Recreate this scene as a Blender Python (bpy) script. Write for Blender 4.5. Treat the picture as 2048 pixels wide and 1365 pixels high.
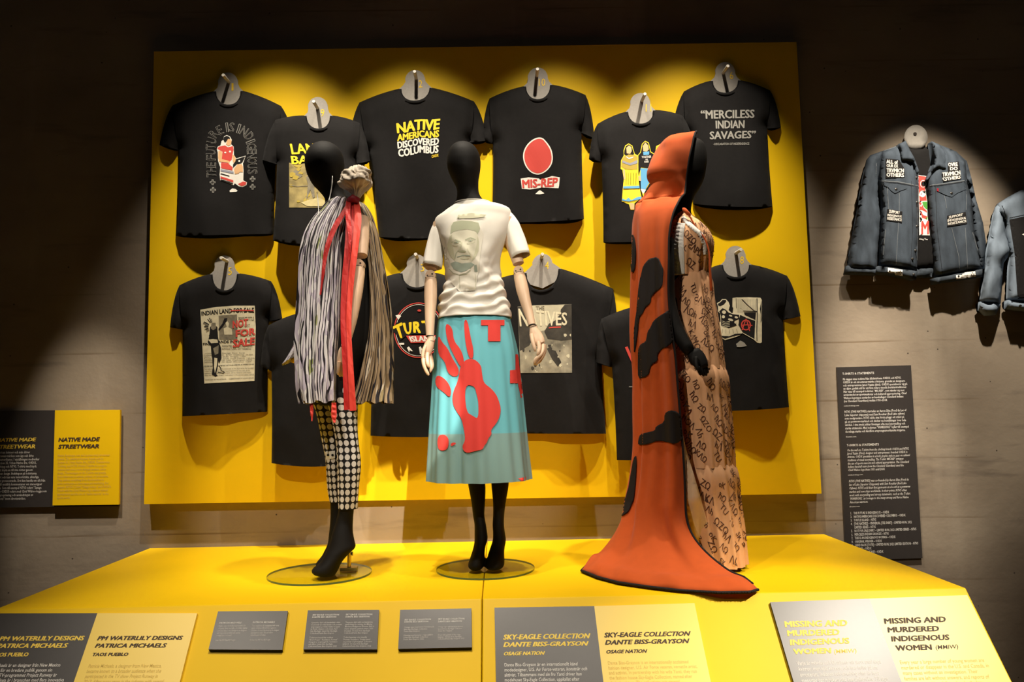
import bpy, bmesh, math, random
import numpy as np
from mathutils import Vector, Matrix, noise
from mathutils.bvhtree import BVHTree
from mathutils.geometry import delaunay_2d_cdt

random.seed(7)
for _o in list(bpy.data.objects):
    bpy.data.objects.remove(_o)
SC = bpy.context.scene
COL = SC.collection

# ------------------------------------------------------------------ camera
F, CX, CY = 1525.5, 1024.0, 682.5
YAW, PITCH, ROLL = 0.019, 0.09, -0.0177
CAM = np.array([0.0, -4.0, 1.52])
_f = np.array([math.sin(YAW)*math.cos(PITCH), math.cos(YAW)*math.cos(PITCH), math.sin(PITCH)])
_r = np.array([math.cos(YAW), -math.sin(YAW), 0.0])
_u = np.cross(_r, _f)
FW = _f
RT = math.cos(ROLL)*_r + math.sin(ROLL)*_u
UP = -math.sin(ROLL)*_r + math.cos(ROLL)*_u
cd = bpy.data.cameras.new('camera')
cam = bpy.data.objects.new('camera', cd)
COL.objects.link(cam)
cd.sensor_width = 36.0
cd.lens = F/2048*36
cd.clip_end = 60
cam.matrix_world = Matrix(((RT[0], UP[0], -FW[0], CAM[0]), (RT[1], UP[1], -FW[1], CAM[1]), (RT[2], UP[2], -FW[2], CAM[2]), (0, 0, 0, 1)))
SC.camera = cam

# ------------------------------------------------------------------ world, exposure
w = bpy.data.worlds.new('gallery_dark')
SC.world = w
w.use_nodes = True
w.node_tree.nodes['Background'].inputs[0].default_value = (1.0, 0.84, 0.70, 1)
w.node_tree.nodes['Background'].inputs[1].default_value = 0.016
SC.view_settings.view_transform = 'Standard'
SC.view_settings.look = 'None'
SC.view_settings.exposure = 0.0
SC.view_settings.gamma = 1.0

# ------------------------------------------------------------------ spotlights of the gallery and one added fill
def spot(name, loc, target, watts, cone, blend, col=(1, .89, .73), rad=.03):
    l = bpy.data.lights.new(name, 'SPOT')
    l.energy = watts
    l.spot_size = math.radians(cone)
    l.spot_blend = blend
    l.color = col
    l.shadow_soft_size = rad
    o = bpy.data.objects.new(name, l)
    COL.objects.link(o)
    o.location = loc
    o.rotation_euler = (Vector(target)-Vector(loc)).to_track_quat('-Z', 'Y').to_euler()
    return o
for _x, _t, _e in ((-1.1, -1.15, 350), (-.4, -.45, 310), (.35, .3, 310), (1.05, 1.0, 370)):
    spot('wall_spot', (_x, -1.0, 4.35), (_t, -.05, 1.65), _e, 50, .9)
spot('jacket_spot', (2.15, -1.25, 4.2), (2.35, 0, 2.1), 560, 32, .7)
spot('panel_spot', (1.9, -1.3, 4.2), (2.0, 0, 1.3), 400, 19, .9)
spot('sign_spot', (-2.1, -1.4, 4.2), (-2.1, 0, 1.15), 480, 17, .9)
spot('front_spot', (1.5, -4.2, 4.3), (-.1, -.7, 1.85), 420, 20, .5, rad=.02)
spot('front_spot', (-1.7, -4.2, 4.3), (.75, -.7, 1.6), 330, 22, .5, rad=.02)
spot('front_spot', (-1.3, -4.2, 4.3), (-.85, -.7, 1.6), 300, 20, .5, rad=.02)
spot('front_spot', (.7, -4.4, 3.9), (-.58, 0, .96), 1300, 5.0, .3, rad=.015)
spot('rail_spot', (2.9, -2.9, 4.2), (1.2, -1.4, .6), 1200, 24, .9)
spot('rail_spot', (.7, -2.9, 4.2), (.35, -1.45, .55), 150, 26, .8)
spot('rail_spot', (-2.2, -2.9, 4.2), (-.95, -1.45, .55), 220, 32, .8)
spot('rail_spot', (-.4, -1.9, 4.3), (-.4, -1.55, .55), 420, 48, .9)  # added fill lamp, brightens the sloping front without glare


# ------------------------------------------------------------------ pixel <-> place
def ray(px, py):
    d = FW*F + RT*(px-CX) - UP*(py-CY)
    return d/np.linalg.norm(d)
def U(px, py, Y):
    d = ray(px, py)
    return CAM + d*((Y-CAM[1])/d[1])
def UZ(px, py, Z):
    d = ray(px, py)
    return CAM + d*((Z-CAM[2])/d[2])
def UX(px, py, X):
    d = ray(px, py)
    return CAM + d*((X-CAM[0])/d[0])
def zoom(ox, oy, s):
    return lambda *p: [(ox+a/s, oy+b/s) for a, b in p]

# ------------------------------------------------------------------ materials
def mat(name, col, rough=.7, metal=0.0, spec=.5, vary=0.0, scale=20.0, bump=0.0, bscale=200.0, sheen=0.0, stretch=None):
    m = bpy.data.materials.new(name)
    m.use_nodes = True
    nt = m.node_tree
    b = nt.nodes['Principled BSDF']
    b.inputs['Base Color'].default_value = (*col, 1)
    b.inputs['Roughness'].default_value = rough
    b.inputs['Metallic'].default_value = metal
    b.inputs['Specular IOR Level'].default_value = spec
    if sheen:
        b.inputs['Sheen Weight'].default_value = sheen
        b.inputs['Sheen Roughness'].default_value = .5
    if vary or bump:
        tc = nt.nodes.new('ShaderNodeTexCoord')
        vec = tc.outputs['Object']
        if stretch:
            mp = nt.nodes.new('ShaderNodeMapping')
            mp.inputs['Scale'].default_value = stretch
            nt.links.new(vec, mp.inputs['Vector'])
            vec = mp.outputs['Vector']
    if vary:
        n = nt.nodes.new('ShaderNodeTexNoise')
        n.inputs['Scale'].default_value = scale
        n.inputs['Detail'].default_value = 5
        nt.links.new(vec, n.inputs['Vector'])
        cr = nt.nodes.new('ShaderNodeValToRGB')
        cr.color_ramp.elements[0].position = .3
        cr.color_ramp.elements[1].position = .7
        cr.color_ramp.elements[0].color = (*[c*(1-vary) for c in col], 1)
        cr.color_ramp.elements[1].color = (*[min(1, c*(1+vary)) for c in col], 1)
        nt.links.new(n.outputs['Fac'], cr.inputs['Fac'])
        nt.links.new(cr.outputs['Color'], b.inputs['Base Color'])
    if bump:
        n2 = nt.nodes.new('ShaderNodeTexNoise')
        n2.inputs['Scale'].default_value = bscale
        n2.inputs['Detail'].default_value = 3
        nt.links.new(vec, n2.inputs['Vector'])
        bp = nt.nodes.new('ShaderNodeBump')
        bp.inputs['Strength'].default_value = bump
        bp.inputs['Distance'].default_value = .004
        nt.links.new(n2.outputs['Fac'], bp.inputs['Height'])
        nt.links.new(bp.outputs['Normal'], b.inputs['Normal'])
    return m

M = {}
M['yellow'] = mat('yellow_paint', (.85, .535, .005), .48, spec=.17, vary=.03, scale=3, bump=.03, bscale=300)
M['black_cotton'] = mat('black_cotton', (.0065, .0057, .0056), .9, spec=.22, vary=.15, scale=60, bump=.25, bscale=900, sheen=.015)
M['collar_cotton'] = mat('black_rib', (.0055, .005, .005), .9, spec=.2, bump=.3, bscale=1200)
M['hanger'] = mat('grey_board', (.36, .33, .29), .7, vary=.06, scale=90)
M['peg'] = mat('white_peg', (.72, .68, .6), .5)
M['num'] = mat('yellow_number', (.95, .62, .02), .6)
M['white'] = mat('white_ink', (.82, .79, .72), .8)
M['greyink'] = mat('grey_ink', (.30, .29, .26), .8)
M['ink_black'] = mat('black_ink', (.012, .011, .011), .9, spec=.2)
M['ink_yellow'] = mat('yellow_ink', (.92, .66, .01), .7)
M['ink_red'] = mat('red_ink', (.62, .055, .04), .75)
M['ink_green'] = mat('green_ink', (.06, .28, .03), .75)
M['ink_skin'] = mat('skin_ink', (.72, .42, .2), .8)
M['ink_blue'] = mat('blue_ink', (.1, .36, .62), .8)
M['ink_greyblue'] = mat('greyblue_ink', (.26, .27, .33), .8)
M['ink_olive'] = mat('olive_ink', (.42, .31, .04), .8)
M['ink_cream'] = mat('cream_ink', (.66, .6, .42), .8, vary=.1, scale=40)
M['ink_mid'] = mat('midtone_ink', (.2, .175, .12), .8, vary=.25, scale=60)
M['panel_dark'] = mat('charcoal_panel', (.042, .036, .034), .38, vary=.04, scale=50)
M['panel_yellow'] = mat('pale_yellow_panel', (.88, .62, .09), .40)
M['txt_dark'] = mat('brown_black_lettering', (.06, .035, .018), .7)
M['txt_faint'] = mat('faint_ochre_lettering', (.66, .45, .08), .6)
M['txt_yellow'] = mat('yellow_lettering', (.93, .66, .08), .6)
M['txt_white'] = mat('white_lettering', (.78, .75, .7), .7)
M['txt_grey'] = mat('grey_lettering', (.56, .53, .50), .7)
M['mannequin'] = mat('black_jersey_cover', (.0045, .0036, .003), .7, spec=.22, vary=.1, scale=30, bump=.1, bscale=900)
M['wood'] = mat('pale_wood', (.70, .49, .33), .45, vary=.07, scale=14, stretch=(5, 5, .6))
M['wood_joint'] = mat('joint_dark', (.03, .02, .015), .5)
M['metal'] = mat('steel', (.5, .47, .4), .3, metal=1)
M['brass'] = mat('brass', (.6, .45, .2), .3, metal=1)
M['red'] = mat('red_ribbon', (.5, .008, .006), .6, sheen=.1)
M['coral'] = mat('coral_ribbon', (.74, .045, .025), .6, sheen=.1)
M['darkred'] = mat('crimson_ribbon', (.30, .008, .02), .55)

# ------------------------------------------------------------------ objects
BASE = {}
def tag(o, label=None, cat=None, group=None, kind=None):
    if label: o['label'] = label
    if cat: o['category'] = cat
    if group: o['group'] = group
    if kind: o['kind'] = kind
    return o
def empty(name, loc, label=None, cat=None, group=None):
    o = bpy.data.objects.new(name, None)
    COL.objects.link(o)
    o.empty_display_size = .05
    o.location = loc
    BASE[o.name] = np.array(loc, float)
    return tag(o, label, cat, group)
def mk(name, V, Fc, mats, parent=None, fm=None, uv=None, smooth=True, label=None, cat=None, group=None, kind=None, angle=None):
    """one mesh object from world-space vertices"""
    V = np.asarray(V, float)
    if parent is not None:
        base = BASE[parent.name]
    else:
        lo, hi = V.min(0), V.max(0)
        base = np.array([(lo[0]+hi[0])/2, (lo[1]+hi[1])/2, lo[2]])
    me = bpy.data.meshes.new(name)
    me.from_pydata((V-base).tolist(), [], [list(map(int, f)) for f in Fc])
    if not isinstance(mats, (list, tuple)): mats = [mats]
    for m in mats: me.materials.append(m)
    if fm is not None:
        me.polygons.foreach_set('material_index', list(map(int, fm)))
    me.polygons.foreach_set('use_smooth', [bool(smooth)]*len(me.polygons))
    if uv is not None:
        l = me.uv_layers.new(name='uv')
        li = np.zeros(len(me.loops), int)
        me.loops.foreach_get('vertex_index', li)
        l.data.foreach_set('uv', np.asarray(uv, float)[li].ravel())
    if angle is not None:
        me.set_sharp_from_angle(angle=math.radians(angle))
    me.update()
    o = bpy.data.objects.new(name, me)
    COL.objects.link(o)
    if parent is not None:
        o.parent = parent
    else:
        o.location = base
    BASE[o.name] = base
    return tag(o, label, cat, group, kind)

class MB:
    """collects shapes into one mesh"""
    def __init__(s): s.V, s.F, s.fm, s.uv = [], [], [], []
    def add(s, V, Fc, mi=0, uv=None):
        n = len(s.V)
        s.V += [tuple(v) for v in V]
        s.F += [tuple(int(i)+n for i in f) for f in Fc]
        s.fm += [mi]*len(Fc)
        s.uv += [tuple(x) for x in uv] if uv is not None else [(0, 0)]*len(V)
        return s
    def box(s, lo, hi, mi=0):
        x0, y0, z0 = lo; x1, y1, z1 = hi
        V = [(x0, y0, z0), (x1, y0, z0), (x1, y1, z0), (x0, y1, z0), (x0, y0, z1), (x1, y0, z1), (x1, y1, z1), (x0, y1, z1)]
        return s.add(V, [(0, 3, 2, 1), (4, 5, 6, 7), (0, 1, 5, 4), (1, 2, 6, 5), (2, 3, 7, 6), (3, 0, 4, 7)], mi)
    def slab(s, quad, nrm, th, mi=0):
        """quad TL,TR,BR,BL in space, thickness th outward along nrm"""
        q = [np.array(p) for p in quad]; n = np.array(nrm)*th
        V = q+[p+n for p in q]
        return s.add(V, [(0, 1, 2, 3), (7, 6, 5, 4), (0, 4, 5, 1), (1, 5, 6, 2), (2, 6, 7, 3), (3, 7, 4, 0)], mi)
    def cyl(s, a, b, r0, r1=None, n=20, mi=0):
        return s.tube([a, b], [r0, r0 if r1 is None else r1], n, mi)
    def tube(s, path, rad, n=14, mi=0, flat=None, side=None):
        """rad: number or (r1,r2) per point; closed with caps"""
        P = [np.array(p, float) for p in path]
        V, Fc = [], []
        ref = np.array(side if side is not None else (0.0, -1.0, 0.02), float)
        for i, p in enumerate(P):
            t = P[min(i+1, len(P)-1)]-P[max(i-1, 0)]
            t /= np.linalg.norm(t)
            a = ref-t*(ref@t)
            if np.linalg.norm(a) < 1e-3:
                a = np.array([1.0, 0, 0])-t*t[0]
            a /= np.linalg.norm(a)
            b = np.cross(t, a)
            r = rad[i] if isinstance(rad, list) else rad
            ra, rb = r if isinstance(r, (list, tuple)) else (r, r)
            for k in range(n):
                th = 2*math.pi*k/n
                V.append(p+a*ra*math.cos(th)+b*rb*math.sin(th))
        m = len(P)
        for i in range(m-1):
            for k in range(n):
                Fc.append((i*n+k, i*n+(k+1) % n, (i+1)*n+(k+1) % n, (i+1)*n+k))
        Fc.append(tuple(range(n-1, -1, -1)))
        Fc.append(tuple(range((m-1)*n, m*n)))
        return s.add(V, Fc, mi)
    def build(s, name, mats, parent=None, **k):
        return mk(name, s.V, s.F, mats, parent, fm=s.fm, **k)

def spline(pts, n):
    """Catmull-Rom through points (any dimension), n samples"""
    P = np.array(pts, float)
    if len(P) < 3:
        t = np.linspace(0, 1, n)[:, None]
        return P[0]*(1-t)+P[-1]*t
    d = np.r_[0, np.cumsum(np.linalg.norm(np.diff(P, axis=0), axis=1))]
    T = np.gradient(P, d, axis=0)
    out = []
    for x in np.linspace(0, d[-1], n):
        i = min(max(np.searchsorted(d, x)-1, 0), len(P)-2)
        h = d[i+1]-d[i]; t = (x-d[i])/h
        out.append((2*t**3-3*t**2+1)*P[i]+(t**3-2*t**2+t)*h*T[i]+(-2*t**3+3*t**2)*P[i+1]+(t**3-t**2)*h*T[i+1])
    return np.array(out)

def pin(P, loops):
    """even-odd test"""
    P = np.asarray(P, float)
    c = np.zeros(len(P), bool)
    for L in loops:
        L = np.asarray(L, float)
        a, b = L, np.roll(L, -1, 0)
        for (x0, y0), (x1, y1) in zip(a, b):
            if y0 == y1: continue
            k = ((P[:, 1] < y0) != (P[:, 1] < y1)) & (P[:, 0] < (x1-x0)*(P[:, 1]-y0)/(y1-y0)+x0)
            c ^= k
    return c
def dense(L, step, closed=True):
    L = [np.array(p, float) for p in L]
    out = []
    n = len(L) if closed else len(L)-1
    for i in range(n):
        a, b = L[i], L[(i+1) % len(L)]
        k = max(1, int(np.linalg.norm(b-a)/step))
        out += [a+(b-a)*j/k for j in range(k)]
    if not closed: out.append(L[-1])
    return out
def cdt(loops, step):
    """triangulated area inside the loops with inner points every step"""
    V, E = [], []
    dl = [dense(L, step) for L in loops]
    for L in dl:
        n = len(V)
        V += [tuple(p) for p in L]
        E += [(n+i, n+(i+1) % len(L)) for i in range(len(L))]
    A = np.array(V)
    lo, hi = A.min(0), A.max(0)
    gx = np.arange(lo[0]+step/2, hi[0], step); gy = np.arange(lo[1]+step/2, hi[1], step*.87)
    if len(gx) and len(gy):
        X, Y = np.meshgrid(gx, gy)
        X = X+(np.arange(len(gy)) % 2)[:, None]*step/2
        G = np.c_[X.ravel(), Y.ravel()]
        G = G[pin(G, dl)]
        if len(G):
            dm = np.min(((G[:, None, :]-A[None])**2).sum(2), 1)
            G = G[dm > (step*.45)**2]
        V += [tuple(p) for p in G]
    r = delaunay_2d_cdt([Vector(v) for v in V], E, [], 0, 1e-4)
    P = np.array([tuple(v) for v in r[0]])
    T = np.array([tuple(f) for f in r[2] if len(f) == 3])
    if not len(T): return P, T
    k = pin(P[T].mean(1), dl)
    return P, T[k]

# ------------------------------------------------------------------ lettering
_tc = {}
def glyphs(s, bold=0.0, shear=0.0, res=2, line=1.0, align='LEFT', norm=True):
    key = (s, bold, shear, res, line, align, norm)
    if key in _tc: return _tc[key]
    c = bpy.data.curves.new('lettering', 'FONT')
    fat = bold if bold >= .015 else 0.0
    c.body = s; c.offset = 0.0 if fat else bold; c.shear = shear; c.resolution_u = res
    c.space_line = line; c.align_x = align
    o = bpy.data.objects.new('lettering', c)
    m = o.to_mesh()
    V = np.zeros(len(m.vertices)*3)
    m.vertices.foreach_get('co', V)
    V = V.reshape(-1, 3)[:, :2].copy()
    Fc = [tuple(p.vertices) for p in m.polygons]
    o.to_mesh_clear()
    if fat and len(V):          # heavier strokes: the letters laid over themselves
        n = len(V); V0, F0 = V, Fc
        sh = [(0, 0), (fat, 0), (-fat, 0), (fat*.6, fat*.5), (-fat*.6, fat*.5), (fat*.6, -fat*.5), (-fat*.6, -fat*.5)]
        V = np.vstack([np.c_[V0+np.array(d), np.full(n, len(sh)-1-k)] for k, d in enumerate(sh)])
        Fc = [tuple(i+k*n for i in f) for k in range(len(sh)) for f in F0]
    bpy.data.objects.remove(o); bpy.data.curves.remove(c)
    if len(V) and V.shape[1] == 2: V = np.c_[V, np.zeros(len(V))]      # third number: which overlay
    if norm and len(V):
        lo, hi = V[:, :2].min(0), V[:, :2].max(0)
        V[:, :2] = (V[:, :2]-lo)/np.maximum(hi-lo, 1e-6)
        V[:, 1] = 1-V[:, 1]
    _tc[key] = (V, Fc)
    return V, Fc
def bil(q, uv):
    """quad TL,TR,BR,BL (2-D or 3-D) at u right, v down"""
    q = [np.array(p, float) for p in q]
    u, v = uv[:, :1], uv[:, 1:2]
    return q[0]*(1-u)*(1-v)+q[1]*u*(1-v)+q[2]*u*v+q[3]*(1-u)*v

def soft(loop, k=2):
    """round off the corners of an outline"""
    for _ in range(k):
        P = np.array(loop, float); Q_ = np.roll(P, -1, 0)
        loop = [tuple(x) for pr_ in zip(P*.75+Q_*.25, P*.25+Q_*.75) for x in pr_]
    return loop

class Print:
    """ink laid on a surface: shapes in the photograph's frame are cast onto the surface"""
    def __init__(s, V, Fc, off=.0016):
        s.bvh = BVHTree.FromPolygons([tuple(v) for v in V], [tuple(map(int, f)) for f in Fc])
        s.mb = MB(); s.mats = []; s.off = off; s.miss = 0
    def mi(s, m):
        if m not in s.mats: s.mats.append(m)
        return s.mats.index(m)
    def cast(s, P, layer):
        out = []; ok = []
        ly = layer if isinstance(layer, np.ndarray) else [layer]*len(P)
        for p, layer in zip(P, ly):
            d = ray(p[0], p[1])
            h = s.bvh.ray_cast(Vector(CAM), Vector(d))
            if h[0] is None:
                out.append((0, 0, 0)); ok.append(False)
            else:
                out.append(tuple(np.array(h[0])-d*(s.off*(1+.45*layer)))); ok.append(True)
        return out, ok
    def put(s, P, Fc, m, layer=0, uv=None):
        V, ok = s.cast(P, layer)
        Fc = [f for f in Fc if all(ok[i] for i in f)]
        used = sorted({i for f in Fc for i in f})
        if not used: return
        mp = {i: k for k, i in enumerate(used)}
        s.mb.add([V[i] for i in used], [[mp[i] for i in f] for f in Fc], s.mi(m))
    def poly(s, m, loops, layer=0, step=7):
        if not isinstance(loops[0][0], (tuple, list, np.ndarray)): loops = [loops]
        P, T = cdt(loops, step)
        s.put(P, T, m, layer)
    def text(s, m, t, quad, layer=0, wave=None, **k):
        uv, Fc = glyphs(t, **k)
        if not len(uv): return
        # cut long edges so that the letters follow the cloth
        P = bil(quad, uv)
        if wave: P = np.array([wave(*p) for p in P])
        s.put(P, Fc, m, layer+.035*uv[:, 2])
    def line(s, m, pts, wd, layer=0, closed=False, step=5):
        L = np.array(dense(pts, step, closed))
        if closed: L = np.vstack([L, L[:1]])
        t = np.gradient(L, axis=0); t /= np.maximum(np.linalg.norm(t, axis=1), 1e-6)[:, None]
        nrm = np.c_[-t[:, 1], t[:, 0]]*wd/2
        P = np.vstack([L+nrm, L-nrm]); n = len(L)
        s.put(P, [(i, i+1, n+i+1, n+i) for i in range(n-1)], m, layer)
    def ell(s, m, cx, cy, rx, ry, layer=0, n=24, step=7, rot=0):
        c, q = math.cos(rot), math.sin(rot)
        s.poly(m, [(cx+rx*math.cos(a)*c-ry*math.sin(a)*q, cy+rx*math.cos(a)*q+ry*math.sin(a)*c) for a in np.linspace(0, 2*math.pi, n, endpoint=False)], layer, step)
    def build(s, name, parent, **k):
        if s.mb.F: return mk(name, s.mb.V, s.mb.F, s.mats, parent, fm=s.mb.fm, **k)
def join_print(pr, V, Fc, mats, fm=None, uv=None):
    """the ink becomes more faces of the same mesh"""
    V = list(map(tuple, V)); Fc = [tuple(f) for f in Fc]
    fm = list(fm) if fm is not None else [0]*len(Fc)
    n = len(V); k = len(mats)
    V += pr.mb.V
    F2 = Fc+[tuple(i+n for i in f) for f in pr.mb.F]
    fm += [k+i for i in pr.mb.fm]
    uv2 = None
    if uv is not None: uv2 = [tuple(x) for x in uv]+[(0, 0)]*len(pr.mb.V)
    return V, F2, list(mats)+pr.mats, fm, uv2
# ================================================================== the setting
def concrete():
    m = bpy.data.materials.new('board_marked_concrete')
    m.use_nodes = True
    nt = m.node_tree; N = nt.nodes; L = nt.links
    b = N['Principled BSDF']
    b.inputs['Roughness'].default_value = .75
    b.inputs['Specular IOR Level'].default_value = .3
    tc = N.new('ShaderNodeTexCoord')
    def nz(scale, detail, stretch):
        mp = N.new('ShaderNodeMapping'); mp.inputs['Scale'].default_value = stretch
        L.new(tc.outputs['Object'], mp.inputs['Vector'])
        n = N.new('ShaderNodeTexNoise'); n.inputs['Scale'].default_value = scale; n.inputs['Detail'].default_value = detail
        L.new(mp.outputs['Vector'], n.inputs['Vector'])
        return n.outputs['Fac']
    def mx(a, bcol, fac, mode='MIX'):
        x = N.new('ShaderNodeMix'); x.data_type = 'RGBA'; x.blend_type = mode
        if isinstance(a, tuple): x.inputs[6].default_value = a
        else: L.new(a, x.inputs[6])
        if isinstance(bcol, tuple): x.inputs[7].default_value = bcol
        else: L.new(bcol, x.inputs[7])
        if isinstance(fac, float): x.inputs[0].default_value = fac
        else: L.new(fac, x.inputs[0])
        return x.outputs[2]
    def ramp(f, a, bb):
        r = N.new('ShaderNodeMapRange'); r.inputs[1].default_value = a; r.inputs[2].default_value = bb
        L.new(f, r.inputs[0]); return r.outputs[0]
    base = mx((.235, .185, .135, 1), (.33, .268, .20, 1), ramp(nz(1.3, 8, (1, 1, 1.6)), .35, .65))
    base = mx(base, (.17, .135, .105, 1), ramp(nz(5, 6, (.5, 1, 3.2)), .58, .8))
    base = mx(base, (.39, .325, .25, 1), ramp(nz(2.2, 7, (1.6, 1, .35)), .6, .85))
    # board joints every 24 cm
    sx = N.new('ShaderNodeSeparateXYZ'); L.new(tc.outputs['Object'], sx.inputs[0])
    wob = N.new('ShaderNodeMath'); wob.operation = 'MULTIPLY_ADD'; wob.inputs[1].default_value = .03
    L.new(nz(1.2, 2, (1, 1, 1)), wob.inputs[0]); L.new(sx.outputs[2], wob.inputs[2])
    md = N.new('ShaderNodeMath'); md.operation = 'MODULO'; md.inputs[1].default_value = .31
    L.new(wob.outputs[0], md.inputs[0])
    ln = ramp(md.outputs[0], .012, .0)
    br = N.new('ShaderNodeMath'); br.operation = 'MULTIPLY'; L.new(ln, br.inputs[0]); L.new(ramp(nz(1.7, 3, (1, 1, .2)), .42, .62), br.inputs[1])
    base = mx(base, (.15, .10, .055, 1), br.outputs[0])
    base = mx(base, (.14, .105, .075, 1), ramp(nz(.55, 5, (1, 1, 1)), .52, .72))
    # spots and blow holes
    v = N.new('ShaderNodeTexVoronoi'); v.inputs['Scale'].default_value = 9
    L.new(tc.outputs['Object'], v.inputs['Vector'])
    base = mx(base, (.06, .045, .035, 1), ramp(v.outputs['Distance'], .045, .03))
    L.new(base, b.inputs['Base Color'])
    bp = N.new('ShaderNodeBump'); bp.inputs['Strength'].default_value = .12; bp.inputs['Distance'].default_value = .01
    L.new(nz(34, 6, (1, 1, 1)), bp.inputs['Height'])
    L.new(bp.outputs['Normal'], b.inputs['Normal'])
    return m
M['concrete'] = concrete()
M['floor'] = mat('dark_floor', (.06, .055, .05), .6, vary=.2, scale=4)
mk('wall_back', *(lambda b: (b.V, b.F))(MB().box((-6, 0, 0), (6, .2, 4.8))), M['concrete'], smooth=False, kind='structure')
mk('floor', *(lambda b: (b.V, b.F))(MB().box((-6, -7, -.1), (6, .2, 0))), M['floor'], smooth=False, kind='structure')

PZ = .85           # plinth top
# ---- yellow display board hung on the concrete
BQ = [U(308, 103, -.06), U(1593, 84, -.06), U(1643, 988, -.06), U(288, 1009, -.06)]
bb = MB(); bb.slab([p+np.array((0, .058, 0)) for p in BQ], (0, -1, 0), .058)
board = bb.build('display_board', M['yellow'], smooth=False, label='large yellow board on the concrete wall carrying the black t-shirts', cat='board')

# ---- plinth with a sloping front, two sections
xl, xr = -1.7905, 1.6763
YF = -1.205
SD = np.array([0, -.661, -.7507]); SD /= np.linalg.norm(SD)     # down the slope
SN = np.array([0, SD[2], -SD[1]]); SN = SN*(1 if SN[2] > 0 else -1)
plinth = empty('plinth', ((xl+xr)/2, -.6, 0), 'long yellow plinth with sloping front carrying the three mannequins', 'plinth')
P3 = np.array([0, YF, PZ])+SD*.72
def section(x0, x1):
    prof = [(-.002, PZ), (YF, PZ), (P3[1], P3[2]), (P3[1]+.02, 0), (-.002, 0)]
    V = [(x0, y, z) for y, z in prof]+[(x1, y, z) for y, z in prof]
    n = 5
    return V, [(4, 3, 2, 1, 0), (5, 6, 7, 8, 9)]+[(i, (i+1) % n, n+(i+1) % n, n+i) for i in range(n)]
xm = UZ(965, 1190, PZ)[0]
for a, b_ in ((xl, xm-.0012), (xm+.0012, xr)):
    V, Fc = section(a, b_)
    o = mk('section', V, Fc, M['yellow'], plinth, smooth=False)
    bv = o.modifiers.new('bevel', 'BEVEL'); bv.width = .004; bv.segments = 2

def SL(px, py, off=0.0):
    """point on the sloping front"""
    d = ray(px, py); p0 = np.array([0, YF, PZ])+SN*off
    return CAM+d*(((p0-CAM)@SN)/(d@SN))

# ================================================================== signs
def sign_text(parent, name, m, items, q, nrm, off=.0008):
    """items: (text, (u0,v0,u1,v1), options) on the sign face q"""
    for t, bx, k in items:
        uv, Fc = glyphs(t, **k)
        lift = off+7e-5*uv[:, 2:3]
        uv = np.c_[bx[0]+uv[:, 0]*(bx[2]-bx[0]), bx[1]+uv[:, 1]*(bx[3]-bx[1])]
        mk(name, bil(q, uv)+np.array(nrm)*lift, Fc, m, parent, smooth=False)

def lerp(a, b, t): return a*(1-t)+b*t
def slope_sign(top, split, right, bl, h, label, cat='sign', th=.012):
    """sign on the slope from pixels of its top left, split and top right; bl gives its side direction; h is its length down the slope"""
    A, S, B = SL(*top), SL(*split), SL(*right)
    D = SL(*bl)-A; D = D/np.linalg.norm(D)*h
    return A, S, B, D

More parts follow.
